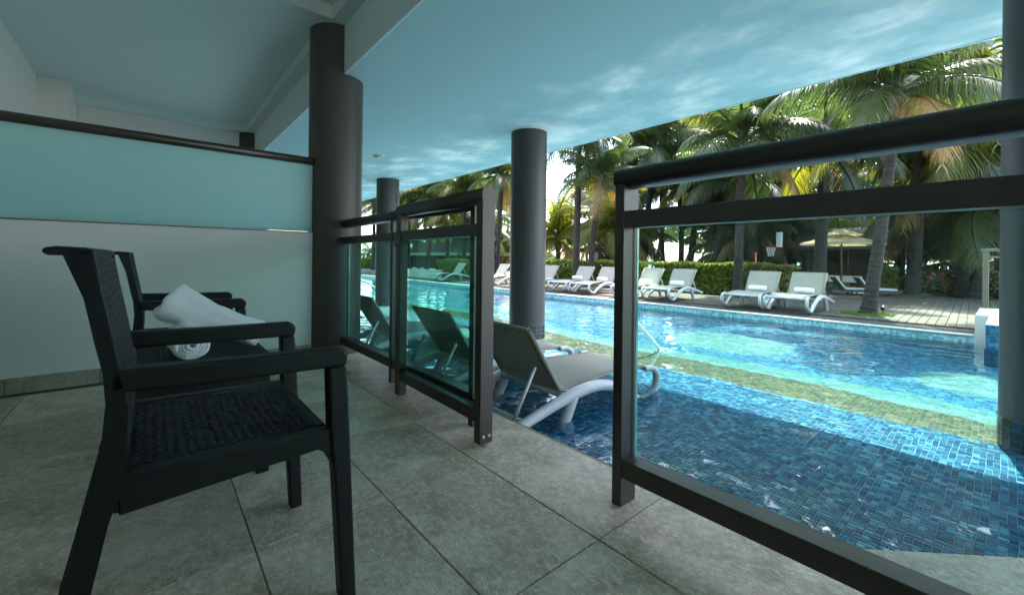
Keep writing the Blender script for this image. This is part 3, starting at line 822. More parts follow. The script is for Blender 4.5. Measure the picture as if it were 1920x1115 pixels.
# ================================================================== DECK
dk = MB(); dk.box(-40, 6, 7.60, 16.0, -.5, -.022)
deck_o = struct(dk, 'pool_deck', MAT['joint'])
ang = R(2.2); BW, BL = .0995, .80
boards = []
ca, sa = math.cos(ang), math.sin(ang)
for i in range(-190, 14):
    for j in range(0, 11):
        u = i*BW - .25 - .0; v = 7.66 - .2 + j*BL
        cx, cy = u+BW/2, v+BL/2
        x = cx*ca - (cy-7.6)*sa; y = 7.6 + cx*sa*0 + (cy-7.6)*ca
        if y - BL/2 < 7.53 - .0 or y + BL/2 > 16 or x > 1: continue
        if y > 11 and x < -4.2 - (y-11)*.2: continue
        boards.append((x, y))
b_me = None
boards.sort(key=lambda p: (p[0]+.45)**2*1.6 + (p[1]-7.2)**2)
def board_mb(cx=0, cy=0, z=0):
    b = MB(); b.box(-BW/2+.004, BW/2-.004, -BL/2+.003, BL/2-.003, -.022, 0, Matrix.Translation((cx,cy,z)) @ Matrix.Rotation(ang, 4, 'Z')); return b
bm = board_mb().mesh('deck_board'); bm.materials.append(MAT['deck'])
for (x, y) in boards[:300]:
    o = bpy.data.objects.new('deck_board', bm); COL.objects.link(o); o.parent = deck_o; o.location = (x, y, random.uniform(-.0012,.0012))
mb = MB(); vals = []
for (x, y) in boards[300:]:
    q = board_mb(x, y, random.uniform(-.0012,.0012)); k = len(mb.v); mb.v += q.v; mb.f += [tuple(a+k for a in f_) for f_ in q.f]; mb.sm += q.sm; vals += [random.uniform(.02,1)]*6
o = mb.build('deck_board_field', MAT['deck'], deck_o, kind='stuff'); shade_attr(o.data, vals)
e = MB(); e.box(-40, -.28, 7.535, 7.66, -.022, -.003); e.build('edge_board', MAT['deck'], deck_o)

# planter block at right
pt = thing('pool_planter', 'white plastered block at the pool edge with a blue tiled front', 'planter', (-.27, 7.42, 0))
b = MB(); b.box(0, 3.5, 0, 1.2, -.6, .25); b.build('back_block', MAT['whitepaint'], pt, bevel=.008)
b = MB(); b.box(.11, 3.5, -1.08, -.002, .0, .249); b.build('front_block', MAT['whitepaint'], pt, bevel=.008)
b = MB(); b.box(.105, 3.5, -1.085, -.003, -.6, -.0005); b.build('tiled_base', MAT['navy'], pt)
# tiled cladding on the front
b = MB(); vals = []
for i in range(70):
    for k in range(7):
        b.box(.112+i*.034, .144+i*.034, -1.088, -1.0805, .002+k*.034, .034+k*.034); vals += [random.uniform(.1,.75)]*6
o = b.build('tile_cladding', MAT['mosaic'], pt, kind='stuff'); shade_attr(o.data, vals)
fr_ = thing('metal_frame', 'beige metal frame with a cross bar standing behind the white block', 'frame', (-.222, 8.75, 0))
b = MB(); b.box(-.03,.03,-.03,.03,0,1.02); b.build('upright', MAT['beige'], fr_, bevel=.004)
b = MB(); b.box(1.2,1.26,-.03,.03,0,1.02); b.build('upright', MAT['beige'], fr_, bevel=.004)
b = MB(); b.box(-.05,1.28,-.04,.04,1.0205,1.06); b.build('cross_bar', MAT['beige'], fr_, bevel=.004)
b = MB(); b.box(.0305,1.1995,-.012,.012,.93,.96); b.build('lower_bar', MAT['beige'], fr_)

# pool handrails
def handrail(x, label):
    t = thing('pool_handrail', label, 'handrail', (x, 3.9, -.2), group='stainless pool handrails')
    b = MB(); pts = [(0,.19,0),(0,.19,.09),(0,.16,.14),(0,-.20,.40),(0,-.36,.51),(0,-.44,.535),(0,-.51,.50),(0,-.53,.42),(0,-.53,0)]
    b.tube(pts, .019, 12); b.build('tube', MAT['steel'], t)
    for yy in (.19,-.53):
        b = MB(); b.lathe([(.045,0),(.045,.012),(.02,.02)], 16, (0,yy,0)); b.build('flange', MAT['steel'], t)
handrail(-2.40, 'stainless handrail rising from the pool behind the railing post')
handrail(-9.1, 'stainless handrail in the pool seen through the leftmost glass')

# ================================================================== PALMS
def frond_mesh(name, seed, el, droop, leaf=.34, n=88, curl=.0):
    rn = random.Random(seed); b = MB()
    pts = []; p = Vector((0,0,0)); a = el; N = 16
    for i in range(N+1):
        pts.append(p.copy()); a2 = a - droop*(i/N)**1.3; st = 1.0/N
        p = p + Vector((math.cos(a2)*st, math.sin(2*i/N+seed)*.012, math.sin(a2)*st))
    b.tube(pts, [.018*(1-.85*i/N)+.002 for i in range(N+1)], 5, cap=False)
    def at(f_):
        x = f_*N; i = min(int(x), N-1); return pts[i].lerp(pts[i+1], x-i), (pts[i+1]-pts[i]).normalized()
    for k in range(n):
        f_ = .14 + .86*(k+.5)/n; c, tdir = at(f_); sidev = Vector((0,1,0)); upv = tdir.cross(sidev)*-1
        if upv.z < 0: upv = -upv
        prof = math.sin(math.pi*min(1, (.10+f_*.93)))**.55 if f_ < .98 else .3
        ln = leaf*prof*rn.uniform(.85,1.1)
        for s in (-1, 1):
            fold = rn.uniform(.0,.35); fwd = .45+.5*f_ + rn.uniform(-.12,.12)
            d0 = (sidev*s*math.cos(fold) + upv*(.25*math.sin(fold)+.10) + tdir*fwd).normalized()
            w = .0058*(.7+.5*prof)*rn.uniform(.75,1.2)
            cur = c.copy(); dd = d0.copy(); rows = []
            for q in range(4):
                wd = w*(.7,1,.75,.08)[q]; tw_ = (tdir*.9 - upv*.35*s*0 ).normalized()
                rows.append((cur - tw_*wd, cur + tw_*wd))
                dd = (dd + Vector((0,0,-.34 - .32*q*rn.uniform(.6,1.3)))).normalized(); cur = cur + dd*(ln/3)
            i0 = len(b.v)
            for A, B in rows: b.v += [tuple(A), tuple(B)]
            for q in range(3): b.f.append((i0+2*q, i0+2*q+1, i0+2*q+3, i0+2*q+2)); b.sm.append(True)
    return b.mesh(name)
FM = {}
for key, (el, dr) in {'up': (1.35, 1.0), 'hi': (1.0, 1.35), 'mid': (.6, 1.75), 'low': (.1, 1.6), 'hang': (-.35, 1.2)}.items():
    for mk in ('frond', 'frond_y', 'frond_d'):
        for v in range(2):
            key2 = (key, v, mk)
            if mk == 'frond': me = frond_mesh('frond', 10*v+len(FM), el+.1*v, dr+.15*v)
            else: me = FM[(key, v, 'frond')].copy()
            me.materials.clear(); me.materials.append(MAT[mk]); FM[key2] = me

def trunk_mb(base, top, r0_, r1_, bend, seed):
    rn = random.Random(seed); b = MB(); n = 14; base = Vector(base); top = Vector(top)
    Hh = (top-base).length; k = max(10, int(Hh/.07)); ring = []; rad = []
    for i in range(k+1):
        f_ = i/k; p = base.lerp(top, f_) + Vector((bend[0], bend[1], 0))*math.sin(math.pi*f_)
        flare = .45*math.exp(-f_*Hh/.16)
        for w_, rr in ((0, 1.0), (.62, 1.035), (.86, 1.06)):
            q = p + (top-base)*(w_/k) if i < k else p
            ring.append(q); rad.append((r0_*(1-f_)+r1_*f_)*(1+flare)*rr*rn.uniform(.985,1.015))
            if i == k: break
    b.tube(ring, rad, n); return b

def palm(label, base, crown, r=.135, fl=2.2, nf=24, seed=0, tint='frond', bend=(0,0), nuts=False, dry=1, group=None, yell=0):
    if seed < 100: fl *= 1.12; yell += .10
    rn = random.Random(seed*31+5); base = Vector(base); crown = Vector(crown)
    t = thing('palm_tree', label, 'palm tree', base, 0, group or 'coconut palms beyond the pool')
    top = crown - base
    trunk_mb((0,0,-.03), top, r, r*.72, bend, seed).build('trunk', MAT['bark'], t)
    b = MB(); b.tube([top+Vector((0,0,-.32)), top+Vector((0,0,-.12)), top+Vector((0,0,.08)), top+Vector((0,0,.26))], [r*.75, r*1.25, r*1.15, r*.4], 10); b.build('crown_fibre', MAT['fibre'], t)
    for i in range(nf):
        f_ = i/nf; key = 'up' if f_ < .14 else 'hi' if f_ < .36 else 'mid' if f_ < .64 else 'low' if f_ < .86 else 'hang'
        mk = tint
        if i >= nf-dry: mk = 'frond_d'
        elif rn.random() < yell: mk = 'frond_y'
        o = bpy.data.objects.new('frond', FM[(key, rn.randint(0,1), mk)]); COL.objects.link(o); o.parent = t
        o.location = top + Vector((0,0,.05+.12*(1-f_))); o.rotation_euler = (rn.uniform(-.15,.15), rn.uniform(-.12,.12), i*2.399+rn.uniform(-.3,.3))
        s = fl*rn.uniform(.82,1.12); o.scale = (s, s, s)
    if nuts:
        for k in range(7):
            a = k*2.4; c = top + Vector((math.cos(a)*r*1.5, math.sin(a)*r*1.5, -.12-.1*(k%3)))
            b = MB(); b.lathe([(.001,-.12),(.06,-.09),(.085,0),(.06,.09),(.001,.12)], 10, tuple(c)); b.build('coconut', MAT['coconut'], t)
    return t
def palm_px(label, bpx, bY, cpx, cpy, cY=None, zb=0, **k):
    cr = aty(cpx, cpy, cY or bY); bx = aty(bpx, 500, bY); return palm(label, (bx.x, bY, zb), cr, **k)
palm_px('nearest palm, its ringed trunk leaning right in a grass patch on the deck', 1628, 9.09, 1682, 190, 9.3, r=.092, fl=1.95, nf=19, seed=1, bend=(.02,0), yell=.15)
palm_px('upright palm in the second grass patch at the end of the paved deck', 1711, 15.5, 1722, 250, seed=2, r=.14, fl=2.5, nf=20, bend=(.05,0))
palm_px('dim palm trunk rising left of the cream parasol', 1535, 12.8, 1548, 285, seed=3, r=.14, fl=2.2, nf=20)
palm_px('palm with its trunk standing before the clipped hedge', 1383, 10.7, 1392, 275, seed=4, r=.10, fl=1.9, nf=22)
palm_px('tall thin straight palm trunk against the white sky by the pool column', 1080, 10.3, 1086, 262, seed=5, r=.115, fl=1.7, nf=20)
palm_px('slender coconut palm with a cluster of nuts leaning right beside the thin straight palm', 1107, 10.5, 1128, 342, seed=6, r=.10, fl=1.5, nf=20, nuts=True, bend=(-.1,0), dry=3)
palm_px('palm with a dark crown just left of the pool column', 930, 11.6, 941, 335, seed=7, r=.13, fl=1.7, nf=24, dry=3)
palm_px('bright yellow green young palm between the column and the straight trunk', 1048, 13.5, 1046, 452, seed=8, r=.12, fl=2.2, nf=22, tint='frond_y', dry=1)
palm_px('palm seen just right of the railing post', 1203, 16.0, 1226, 290, seed=9, r=.14, fl=2.9, nf=24)
palm_px('palm with long drooping silver fronds above the handrail', 1290, 20.0, 1332, 205, seed=10, r=.16, fl=4.0, nf=26, nuts=True)
palm_px('palm crown above the middle of the handrail', 1450, 21.5, 1478, 190, seed=11, r=.16, fl=3.7, nf=26)
palm_px('low palm with arching bright fronds between the two rails', 1330, 15.5, 1372, 345, seed=12, r=.12, fl=2.6, nf=20, yell=.3)
palm_px('golden fronded palm between the rails at far right', 1800, 16.2, 1835, 300, seed=13, r=.14, fl=2.9, nf=22, tint='frond_y', dry=4)
palm_px('tall palm at the right edge under the canopy corner', 1880, 17.2, 1868, 215, seed=14, r=.13, fl=3.0, nf=20)
palm_px('palm with pale arching fronds above the gate rail', 800, 12.5, 812, 375, seed=15, r=.13, fl=2.4, nf=24, yell=.2)
palm_px('palm peeking between the broad column and the gate rail', 700, 11.6, 702, 385, seed=16, r=.13, fl=2.5, nf=24, yell=.2)
palm_px('low golden palm seen in the gap above the gate glass', 840, 13.0, 838, 420, seed=17, r=.13, fl=1.8, nf=22, tint='frond_y', dry=3)
palm_px('small palm left of the straight trunk with hanging yellow fronds', 1160, 14.0, 1152, 430, seed=18, r=.12, fl=2.0, nf=22, tint='frond_y', dry=2)
palm_px('broad palm behind the far pool column above the gate rail', 765, 12.0, 768, 372, seed=19, r=.12, fl=2.4, nf=24, yell=.1)
palm_px('leafy palm over the near end of the gate rail', 868, 11.8, 872, 372, seed=20, r=.12, fl=2.2, nf=24)
palm_px('low leafy palm filling the gap left of the pool column', 905, 13.8, 905, 430, seed=21, r=.12, fl=2.2, nf=22, dry=2)
palm_px('shaggy palm between the gate post and the far pool column', 820, 15.0, 822, 405, seed=22, r=.12, fl=2.6, nf=22)
# crowded grove behind
k = 0
rg = random.Random(99)
for row, (Yr, n_, lo, hi, fl_) in enumerate(((16.8, 7, 345, 420, 2.5), (19.5, 8, 335, 420, 2.8), (23.5, 10, 340, 430, 3.2))):
    for i in range(n_):
        px = 680 + (1900-680)*(i+.5)/n_ + rg.uniform(-30,30); Yq = Yr + rg.uniform(-1.2,1.2)
        if 1030 < px < 1120 or (row < 2 and 1490 < px < 1660): continue
        topline = 357 - (px-753)*.2575
        cpy = max(rg.uniform(lo, hi), topline+35)
        pb = aty(px + rg.uniform(-20,20), 500, Yq); pcw = aty(px, cpy, Yq)
        palm('crowded palm of the dense grove behind the nearer palms', (pb.x, Yq, -.03), pcw, r=.12, fl=fl_, nf=17, seed=200+k, group='crowded grove palms', dry=rg.randint(0,1), yell=.12, bend=(rg.uniform(-.1,.1),0)); k += 1

# ================================================================== PLANTING
def leaf_cloud(name, mat, parent, boxes, n, size, seed, surf=.55, kind=None):
    rn = random.Random(seed); b = MB()
    tot = sum((x1-x0)*(y1-y0)*(z1-z0) for x0,x1,y0,y1,z0,z1 in boxes)
    for (x0,x1,y0,y1,z0,z1) in boxes:
        cnt = int(n*(x1-x0)*(y1-y0)*(z1-z0)/tot)
        for _ in range(cnt):
            p = [rn.uniform(x0,x1), rn.uniform(y0,y1), rn.uniform(z0,z1)]
            if rn.random() < surf:
                q = rn.random()
                if q < .5: p[1] = y0 + abs(rn.gauss(0,.05))
                else: p[2] = z1 - abs(rn.gauss(0,.04))
            bump_ = noise.noise(Vector((p[0]*2.3, p[1]*2.3, p[2]*3)))*.09; p[1] += bump_; p[2] += bump_*.8
            if p[2] < .02: p[2] = .02
            s = size*rn.uniform(.6,1.3)
            ax = Vector((rn.uniform(-1,1), rn.uniform(-1,1), rn.uniform(-.2,1))).normalized(); sd_ = ax.cross(Vector((rn.uniform(-1,1), rn.uniform(-1,1), rn.uniform(-1,1)))).normalized()
            nrm = ax.cross(sd_); c = Vector(p)
            b.poly([c-ax*s, c+sd_*s*.42+nrm*s*.1, c+ax*s, c-sd_*s*.42+nrm*s*.1])
    return b.build(name, mat, parent, kind=kind)
def stems(parent, pts, h, rad, mat='bark', name='stems'):
    b = MB()
    for (x, y) in pts: b.tube([(x,y,0),(x+random.uniform(-.05,.05),y+random.uniform(-.05,.05),h)], rad, 5)
    return b.build(name, MAT[mat], parent)
def hedge(label, x0, x1, y0, y1, h, n, mats, seed, size=.055, name='hedge', cat='hedge'):
    t = thing(name, label, cat, ((x0+x1)/2, (y0+y1)/2, 0)); hx, hy_ = (x1-x0)/2, (y1-y0)/2
    for i, (mk, fr__) in enumerate(mats):
        leaf_cloud('foliage', MAT[mk], t, [(-hx,hx,-hy_,hy_,.06 if i == 0 else h*.3,h)], int(n*fr__), size, seed+i)
    b = MB(); b.box(-hx+.12, hx-.12, -hy_+.22, hy_-.12, 0.02, h*.72); b.build('inner_twigs', MAT['leaf_d'], t)
    stems(t, [(-hx+.2+k*.35, -hy_+.15) for k in range(int(2*hx/.35))], h*.5, .012)
    return t
hedge('clipped yellow green hedge left of the railing post behind loungers', -12.6, -7.0, 10.9, 11.7, .80, 15000, [('leaf',1)], 1)
hedge('clipped green hedge right of the railing post behind loungers', -6.75, -4.25, 11.0, 11.8, .78, 9000, [('leaf',.8),('leaf_d',.2)], 2)
hedge('bronze and orange croton bush at the right end of the hedge', -4.2, -3.3, 11.1, 11.9, .76, 4000, [('leaf_c',.5),('leaf_d',.3),('leaf',.2)], 3, .06, 'croton_bush', 'bush')
hedge('rounded yellow green bush between two palm trunks', -2.50, -2.05, 15.6, 16.2, .74, 2200, [('leaf',.8),('leaf_d',.2)], 4, .06, 'round_bush', 'bush')
hedge('flowering shrub bed along the end of the paved deck', -1.62, 1.2, 16.2, 17.2, .64, 8000, [('leaf_d',.62),('leaf',.25),('flower',.06),('lilac',.07)], 5, .06, 'flower_bed', 'shrubs')
hedge('far hedge seen through the gate glass behind the planter wall', -17.0, -13.6, 9.9, 10.6, .78, 6000, [('leaf',1)], 6)
hedge('distant hedge seen through the leftmost glass', -36, -29.0, 12.5, 13.4, .75, 6000, [('leaf',1)], 7, .09)
# yucca-like plants below the parasol
for px, Yq, lb in ((1560, 14.6, 'spiky yellow green plant under the parasol, left one'), (1590, 14.7, 'spiky yellow green plant under the parasol, right one')):
    c = aty(px, 545, Yq); t = thing('spiky_plant', lb, 'plant', (c.x, Yq, 0)); b = MB(); rn = random.Random(px)
    for k in range(46):
        a = rn.uniform(0, 6.28); e_ = rn.uniform(.5,1.4); ln = rn.uniform(.25,.45); d0 = Vector((math.cos(a)*math.cos(e_), math.sin(a)*math.cos(e_), math.sin(e_))); sd_ = Vector((-math.sin(a), math.cos(a), 0))*.016
        m1 = d0*ln*.6; tp = d0*ln + Vector((0,0,-.06)); b.poly([-sd_*.5, sd_*.5, m1+sd_, m1-sd_]); b.poly([m1-sd_, m1+sd_, tp])
    b.build('blades', MAT['leaf'], t)
    b = MB(); b.tube([(0,0,0),(0,0,.08)], .03, 8); b.build('stem', MAT['bark'], t)
# dark understory of young palms and far trees
for i in range(16):
    px = 690 + i*76 + rg.uniform(-20,20); Yq = 20.5 + rg.uniform(-1.5,3.0); c = aty(px, 500, Yq)
    if 1035 < px < 1130 or 1215 < px < 1350 or 1690 < px < 1790: continue
    palm('young trunkless palm in the shade of the grove', (c.x, Yq, -.03), (c.x, Yq, .75), r=.12, fl=2.6, nf=16, seed=500+i, group='young grove palms', dry=1)
for i, (px, Yq, cz, mk) in enumerate(((1195,17,1.5,'frond'),(1400,16.2,1.75,'frond'),(1430,17.5,1.9,'frond'),(1360,19,1.6,'frond'),(1480,19.5,2.0,'frond'),(1690,19.5,2.1,'frond'),(1790,18,2.0,'frond_y'),(1840,20,2.3,'frond'),(900,16,1.9,'frond'),(770,15,1.9,'frond'),(985,17,1.6,'frond_y'),(1165,18,1.4,'frond'))):
    c = aty(px, 500, Yq)
    palm('short stemmed palm with low fronds under the taller grove', (c.x, Yq, -.03), (c.x, Yq, cz), r=.11, fl=2.0, nf=17, seed=700+i, tint=mk, group='low grove palms', dry=2)
# far wood
def slope(px): d_ = ray(px, 490); return d_.x/d_.y
GAPS = [(slope(a_), slope(b_)) for a_, b_ in ((1045,1125),(1225,1285),(1315,1350),(1655,1690),(1705,1790))]
tw_ = MB(); rn = random.Random(4)
for _ in range(34000):
    x = rn.uniform(-75, 8); d0 = max(0, 1-abs(rn.gauss(0,.5))); top = 3.4 + 1.6*noise.noise(Vector((x*.22, 3, 0)))
    y = 30 + rn.uniform(0, 5); z = rn.uniform(.9, 1)*0 + rn.random()**.8*top + .5
    if z < 2.4 and any(g0 < x/y < g1 for g0, g1 in GAPS): continue
    if 1.0 > noise.noise(Vector((x*.5, z*.5, 9)))+.72 + (.4 if z > 2.2 else 0): continue
    s = rn.uniform(.25,.6); a = rn.uniform(0,6.28); dirv = Vector((math.cos(a), rn.uniform(-.4,.4), rn.uniform(-.9,.5))).normalized(); sd_ = dirv.cross(Vector((0,1,.3))).normalized()*s*.16
    c = Vector((x,y,z)); tw_.poly([c-dirv*s, c+sd_, c+dirv*s, c-sd_])
tw_.build('far_wood', MAT['leaf_d'], kind='stuff')

# grass patches
for (cx, cy, rx, ry) in ((-1.53, 9.0, .34, .42), (-1.73, 15.5, .45, .5)):
    b = MB(); rn = random.Random(int(cx*100))
    for _ in range(1500):
        a = rn.uniform(0,6.28); q = math.sqrt(rn.random()); x = cx+rx*q*math.cos(a); y = cy+ry*q*math.sin(a); h = rn.uniform(.015,.05)
        b.poly([(x-.004,y,-.01),(x+.004,y,-.01),(x+rn.uniform(-.02,.02),y+rn.uniform(-.02,.02),h)])
    b.build('grass_patch', MAT['grass'], kind='stuff')
# garden spotlight
t = thing('garden_spotlight', 'small black spotlight on a spike in the grass beside the nearest palm', 'spotlight', (-1.36, 9.2, 0))
b = MB(); b.tube([(0,0,-.01),(0,0,.075)], .008, 8); b.build('spike', MAT['blackplastic'], t)
b = MB(); b.tube([(0,-.03,.085),(0,.035,.12)], [.026,.036], 12); b.build('lamp_head', MAT['blackplastic'], t)

# ================================================================== BEYOND THE DECK
# parasol
ux, uy = -3.13, 15.0
t = thing('parasol', 'cream canvas parasol with a wind vent behind the dim palm trunk', 'parasol', (ux, uy, 0))
b = MB(); b.tube([(0,0,0),(0,0,1.86)], .022, 10); b.build('pole', MAT['redwood'], t)
def canopy_mb(r_, z0, z1, val, n=8, th=.01):
    b = MB()
    for i in range(n):
        a0, a1 = 2*PI*i/n+.39, 2*PI*(i+1)/n+.39; P0 = (r_*math.cos(a0), r_*math.sin(a0), z0); P1 = (r_*math.cos(a1), r_*math.sin(a1), z0); T = (0,0,z1)
        mid = tuple((p+q)/2*.93 for p, q in zip(P0,P1)); mid = (mid[0], mid[1], z0+.01)
        sub = []
        rows = 5
        for k in range(rows+1):
            f_ = k/rows
            def L_(Pq): return (Pq[0]*f_, Pq[1]*f_, z1+(z0-z1)*f_ - .05*math.sin(PI*f_)*0)
            A, B, Mm = L_(P0), L_(P1), L_(mid); sub.append((A, (Mm[0], Mm[1], (A[2]+B[2])/2-.03*math.sin(PI*f_)), B))
        for k in range(rows):
            (a,m_,c_),(a2,m2,c2_) = sub[k], sub[k+1]; b.poly([a,a2,m2,m_]); b.poly([m_,m2,c2_,c_])
        b.poly([P0, (P0[0],P0[1],z0-val), (P1[0],P1[1],z0-val), P1])
    return b
canopy_mb(1.0, 1.40, 1.70, .055).build('canopy', MAT['canvas'], t)
canopy_mb(.52, 1.635, 1.82, .01).build('vent_cap', MAT['canvas'], t)
for i in range(8):
    a = 2*PI*i/8+.39; b = MB(); b.tube([(0,0,1.68),(.98*math.cos(a),.98*math.sin(a),1.385)], .01, 6); b.build('rib', MAT['redwood'], t)
b = MB(); b.lathe([(.001,1.90),(.03,1.88),(.02,1.84),(.03,1.82)], 10); b.build('finial', MAT['redwood'], t)
b = MB(); b.lathe([(.22,0),(.22,.05),(.03,.07)], 20); b.build('base_weight', MAT['whitepaint'], t)

# dark wicker loungers with white cushions
def cushion_lounger(x, y, rz, label):
    t = thing('wicker_lounger', label, 'sun lounger', (x, y, 0), rz, 'dark wicker loungers under the parasol')
    b = MB(); b.box(-.28,.28,0,1.25,.10,.18); b.build('frame', MAT['wicker'], t)
    for sx in (-.25,.25):
        for yy in (.05,.65,1.2): b = MB(); b.box(sx-.025,sx+.025,yy-.025,yy+.025,0,.0995); b.build('leg', MAT['wicker'], t)
    b = MB(); b.box(-.27,.27,.42,1.24,.1805,.24); b.build('seat_cushion', MAT['cushion'], t, bevel=.02)
    t.scale = (.72, .70, .80)
    M_ = Matrix.Translation((0,.42,.19)) @ Matrix.Rotation(R(-52), 4, 'X')
    b = MB(); b.box(-.28,.28,-.50,0,-.03,0, M_); b.build('back_frame', MAT['wicker'], t)
    b = MB(); b.box(-.265,.265,-.50,-.02,.002,.06, M_); b.build('back_cushion', MAT['cushion'], t, bevel=.02)
    return t
p_ = aty(1547, 553, 13.6); cushion_lounger(p_.x+.02, 13.9, R(-62), 'dark wicker lounger with white cushions left of the parasol pole')
p_ = aty(1600, 553, 14.2); cushion_lounger(p_.x, 14.1, R(-62), 'dark wicker lounger with white cushions between parasol pole and palm')

# thatched bar
t = thing('beach_bar', 'dark timber beach bar with a thatched roof and white counter behind the parasol', 'building', (-3.75, 18.0, 0))
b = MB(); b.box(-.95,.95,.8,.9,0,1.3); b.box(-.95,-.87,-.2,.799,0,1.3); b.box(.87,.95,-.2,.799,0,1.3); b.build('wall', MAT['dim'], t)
for x in (-.95,-.35,.25,.9): b = MB(); b.box(x-.03,x+.03,-.31,-.25,0,1.28); b.build('post', MAT['darkwood'], t)
b = MB(); b.box(-1.0,1.0,-.34,-.24,1.281,1.36); b.build('lintel', MAT['darkwood'], t)
b = MB(); b.box(-.45,.62,-.42,-.32,.20,.42); b.build('counter', MAT['whitepaint'], t)
b = MB(); b.box(-.5,.66,-.46,-.26,.4205,.46); b.build('counter_top', MAT['darkwood'], t)
b = MB(); b.prism([(-.75,1.30),(-.72,1.38),(.35,2.05),(1.3,1.38),(1.28,1.30),(.35,1.95)], -1.3, 1.3); b.build('roof', MAT['thatch'], t)
b = MB()
for k in range(160):
    x = -1.29+k*2.58/160; b.poly([(x,-.73,1.40),(x+.018,-.73,1.40),(x+.012+random.uniform(-.02,.02),-.79,1.22+random.uniform(-.04,.05))])
b.build('thatch_fringe', MAT['thatch'], t, kind='stuff')
b = MB(); b.box(-.7,.7,.70,.79,.55,.58); b.box(-.7,.7,.70,.79,.85,.88); b.build('back_shelf', MAT['redwood'], t)

# pergolas
def pergola(x0, x1, y, depth, h, label, mat, curtains, group=None):
    t = thing('pergola', label, 'pergola', ((x0+x1)/2, y, 0)); w = (x1-x0)/2
    for sx in (-w, w):
        for yy in (0, depth): b = MB(); b.box(sx-.05,sx+.05,yy-.05,yy+.05,0,h); b.build('post', MAT[mat], t)
    for yy in (0, depth): b = MB(); b.box(-w-.2,w+.2,yy-.04,yy+.04,h+.0005,h+.13); b.build('beam', MAT[mat], t)
    for k in range(int(2*w/.3)+1):
        x = -w + k*.3; b = MB(); b.box(x-.02,x+.02,-.25,depth+.25,h+.131,h+.20); b.build('rafter', MAT[mat], t)
    for cxx, tied in curtains:
        b = MB(); n = 10; rows = 8; k0 = 0
        for j in range(rows+1):
            f_ = j/rows; wd = .13*(1-.65*math.sin(PI*min(1,f_*1.25))**2); 
            for i in range(n+1):
                u = i/n*2-1; b.v.append((cxx + u*wd + .06*math.sin(PI*f_)*tied, -.02+.025*math.sin(u*9), h-.01-(h-.05)*f_))
        for j in range(rows):
            for i in range(n): q = j*(n+1)+i; b.f.append((q,q+1,q+n+2,q+n+1)); b.sm.append(True)
        b.build('curtain', MAT['curtain'], t)
    return t
pergola(-2.1, 2.0, 20.0, 2.2, 1.2, 'dark timber pergola with tied white curtains at right before the sea', 'darkwood', [(-1.95,1),(-1.45,1),(-.62,-1),(.5,1)])
pergola(-14.6, -12.5, 16.0, 1.6, 1.22, 'reddish timber pergola behind the left hedge before the sea', 'redwood', [(.9,-1)])
# beach parasols of thatch
for px, Yq, lb in ((1740, 30, 'pale thatched beach umbrella on the sand before the sea, left'), (1772, 31, 'pale thatched beach umbrella on the sand before the sea, right')):
    c = aty(px, 500, Yq); t = thing('beach_umbrella', lb, 'beach umbrella', (c.x, Yq, -.03)); b = MB(); b.tube([(0,0,0),(0,0,.6)], .04, 8); b.build('pole', MAT['redwood'], t)
    b = MB(); b.lathe([(.9,.32),(.55,.50),(.001,.68)], 18); b.lathe([(.9,.32),(.88,.28),(.001,.6)], 18); b.build('thatch_cap', MAT['canvas'], t)
# basketball hoop over the lawn
c = aty(1440, 500, 13.0)
t = thing('basketball_hoop', 'basketball hoop with a white net and clear backboard among the palms', 'basketball hoop', (c.x+.12, 13.0, 0))
b = MB(); b.tube([(.12,.35,0),(.12,.35,1.25),(.12,.1,1.42)], .03, 8); b.build('pole', MAT['blackplastic'], t)
M_ = Matrix.Translation((.14,.05,1.45)) @ Matrix.Rotation(R(35), 4, 'Z')
b = MB(); b.box(-.02,.02,-.17,.17,-.20,.20, M_); b.build('backboard', MAT['backboard'], t)
b = MB(); b.box(-.024,-.021,-.17,.17,-.20,-.17, M_); b.box(-.024,-.021,-.17,.17,.17,.20, M_); b.box(-.024,-.021,-.17,-.14,-.1695,.1695, M_); b.box(-.024,-.021,.14,.17,-.1695,.1695, M_); b.build('board_border', MAT['whitepaint'], t)
b = MB(); ring = [(-.02+.11*math.cos(2*PI*k/20), -.1+.11*math.sin(2*PI*k/20), 1.24) for k in range(21)]; b.tube(ring, .010, 6, cap=False); b.build('rim', MAT['red'], t)
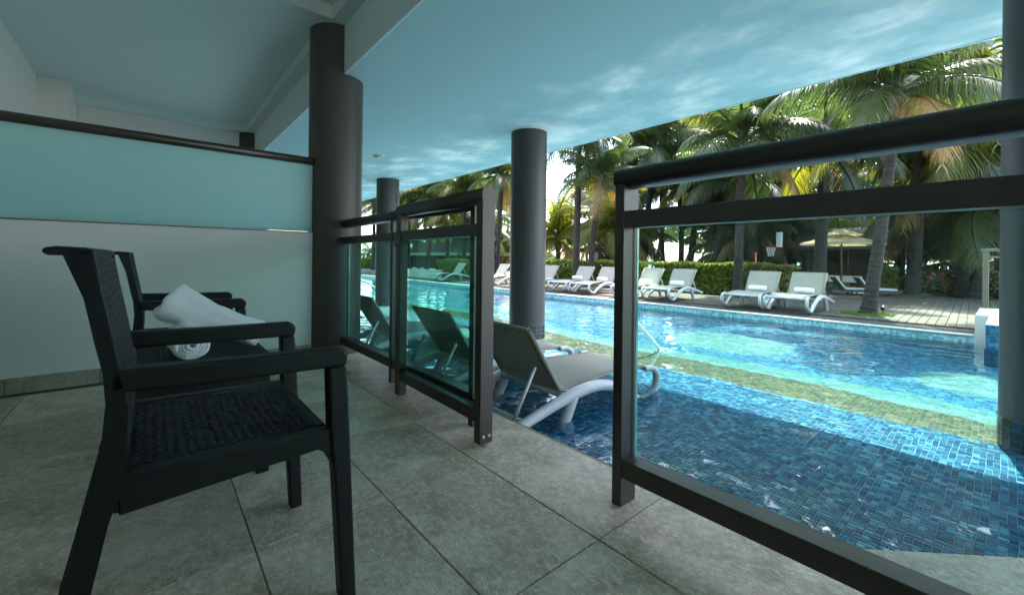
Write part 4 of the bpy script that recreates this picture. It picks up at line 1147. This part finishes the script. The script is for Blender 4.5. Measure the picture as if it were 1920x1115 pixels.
b = MB(); b.tube([(.07,-.03,1.24),(.13,.02,1.26)], .012, 6); b.build('bracket', MAT['red'], t)
b = MB(); N = 10
for k in range(N):
    for dlt in (1,-1):
        pts = []
        for j in range(5):
            rr = (.11,.095,.08,.07,.068)[j]; a = 2*PI*(k+dlt*j*.5)/N; pts.append((-.02+rr*math.cos(a), -.1+rr*math.sin(a), 1.24-.06*j))
        b.tube(pts, .0055, 4, cap=False)
b.build('net', MAT['curtain'], t)
c = aty(1417, 500, 12.4)
t = thing('orange_marker_post', 'thin orange post rising from the hedge left of the basketball hoop', 'post', (c.x, 12.4, 0)); b = MB(); b.tube([(0,0,0),(0,0,1.04)], .022, 8); b.build('shaft', MAT['orange'], t); b = MB(); b.lathe([(.03,1.04),(.03,1.09),(.001,1.11)], 10); b.build('cap', MAT['red'], t)
# pavilion and planter wall far left, seen through the green glass
t = thing('pool_pavilion', 'dark open pavilion with a pale fascia far along the pool seen through the glass', 'building', (-28, 15, 0))
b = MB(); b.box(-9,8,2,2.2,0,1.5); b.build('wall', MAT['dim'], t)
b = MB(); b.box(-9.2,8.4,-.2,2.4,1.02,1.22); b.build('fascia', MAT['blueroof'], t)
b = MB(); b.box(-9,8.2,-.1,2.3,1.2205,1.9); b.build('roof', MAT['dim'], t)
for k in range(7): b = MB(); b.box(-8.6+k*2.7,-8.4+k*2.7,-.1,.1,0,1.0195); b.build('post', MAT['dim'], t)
t = thing('low_planter_wall', 'low grey rendered planter wall at the far pool edge seen through the gate glass', 'wall', (-16.5, 8.9, 0)); b = MB(); b.box(-1.4,1.4,-.15,.15,0,.30); b.build('wall', MAT['whitepaint'], t); b = MB(); b.box(-1.42,1.42,-.17,.17,.3005,.33); b.build('cap', MAT['whitepaint'], t)

# things the sun reaches through the water surface
for o in bpy.data.objects:
    if o.type == 'MESH' and o is not water:
        root = o
        while root.parent: root = root.parent
        if root.name.split('.')[0] in ('pool_floor', 'pool_wall', 'sun_lounger', 'round_column', 'pool_handrail', 'pool_planter', 'terrace_floor'): o.cycles.is_caustics_receiver = True
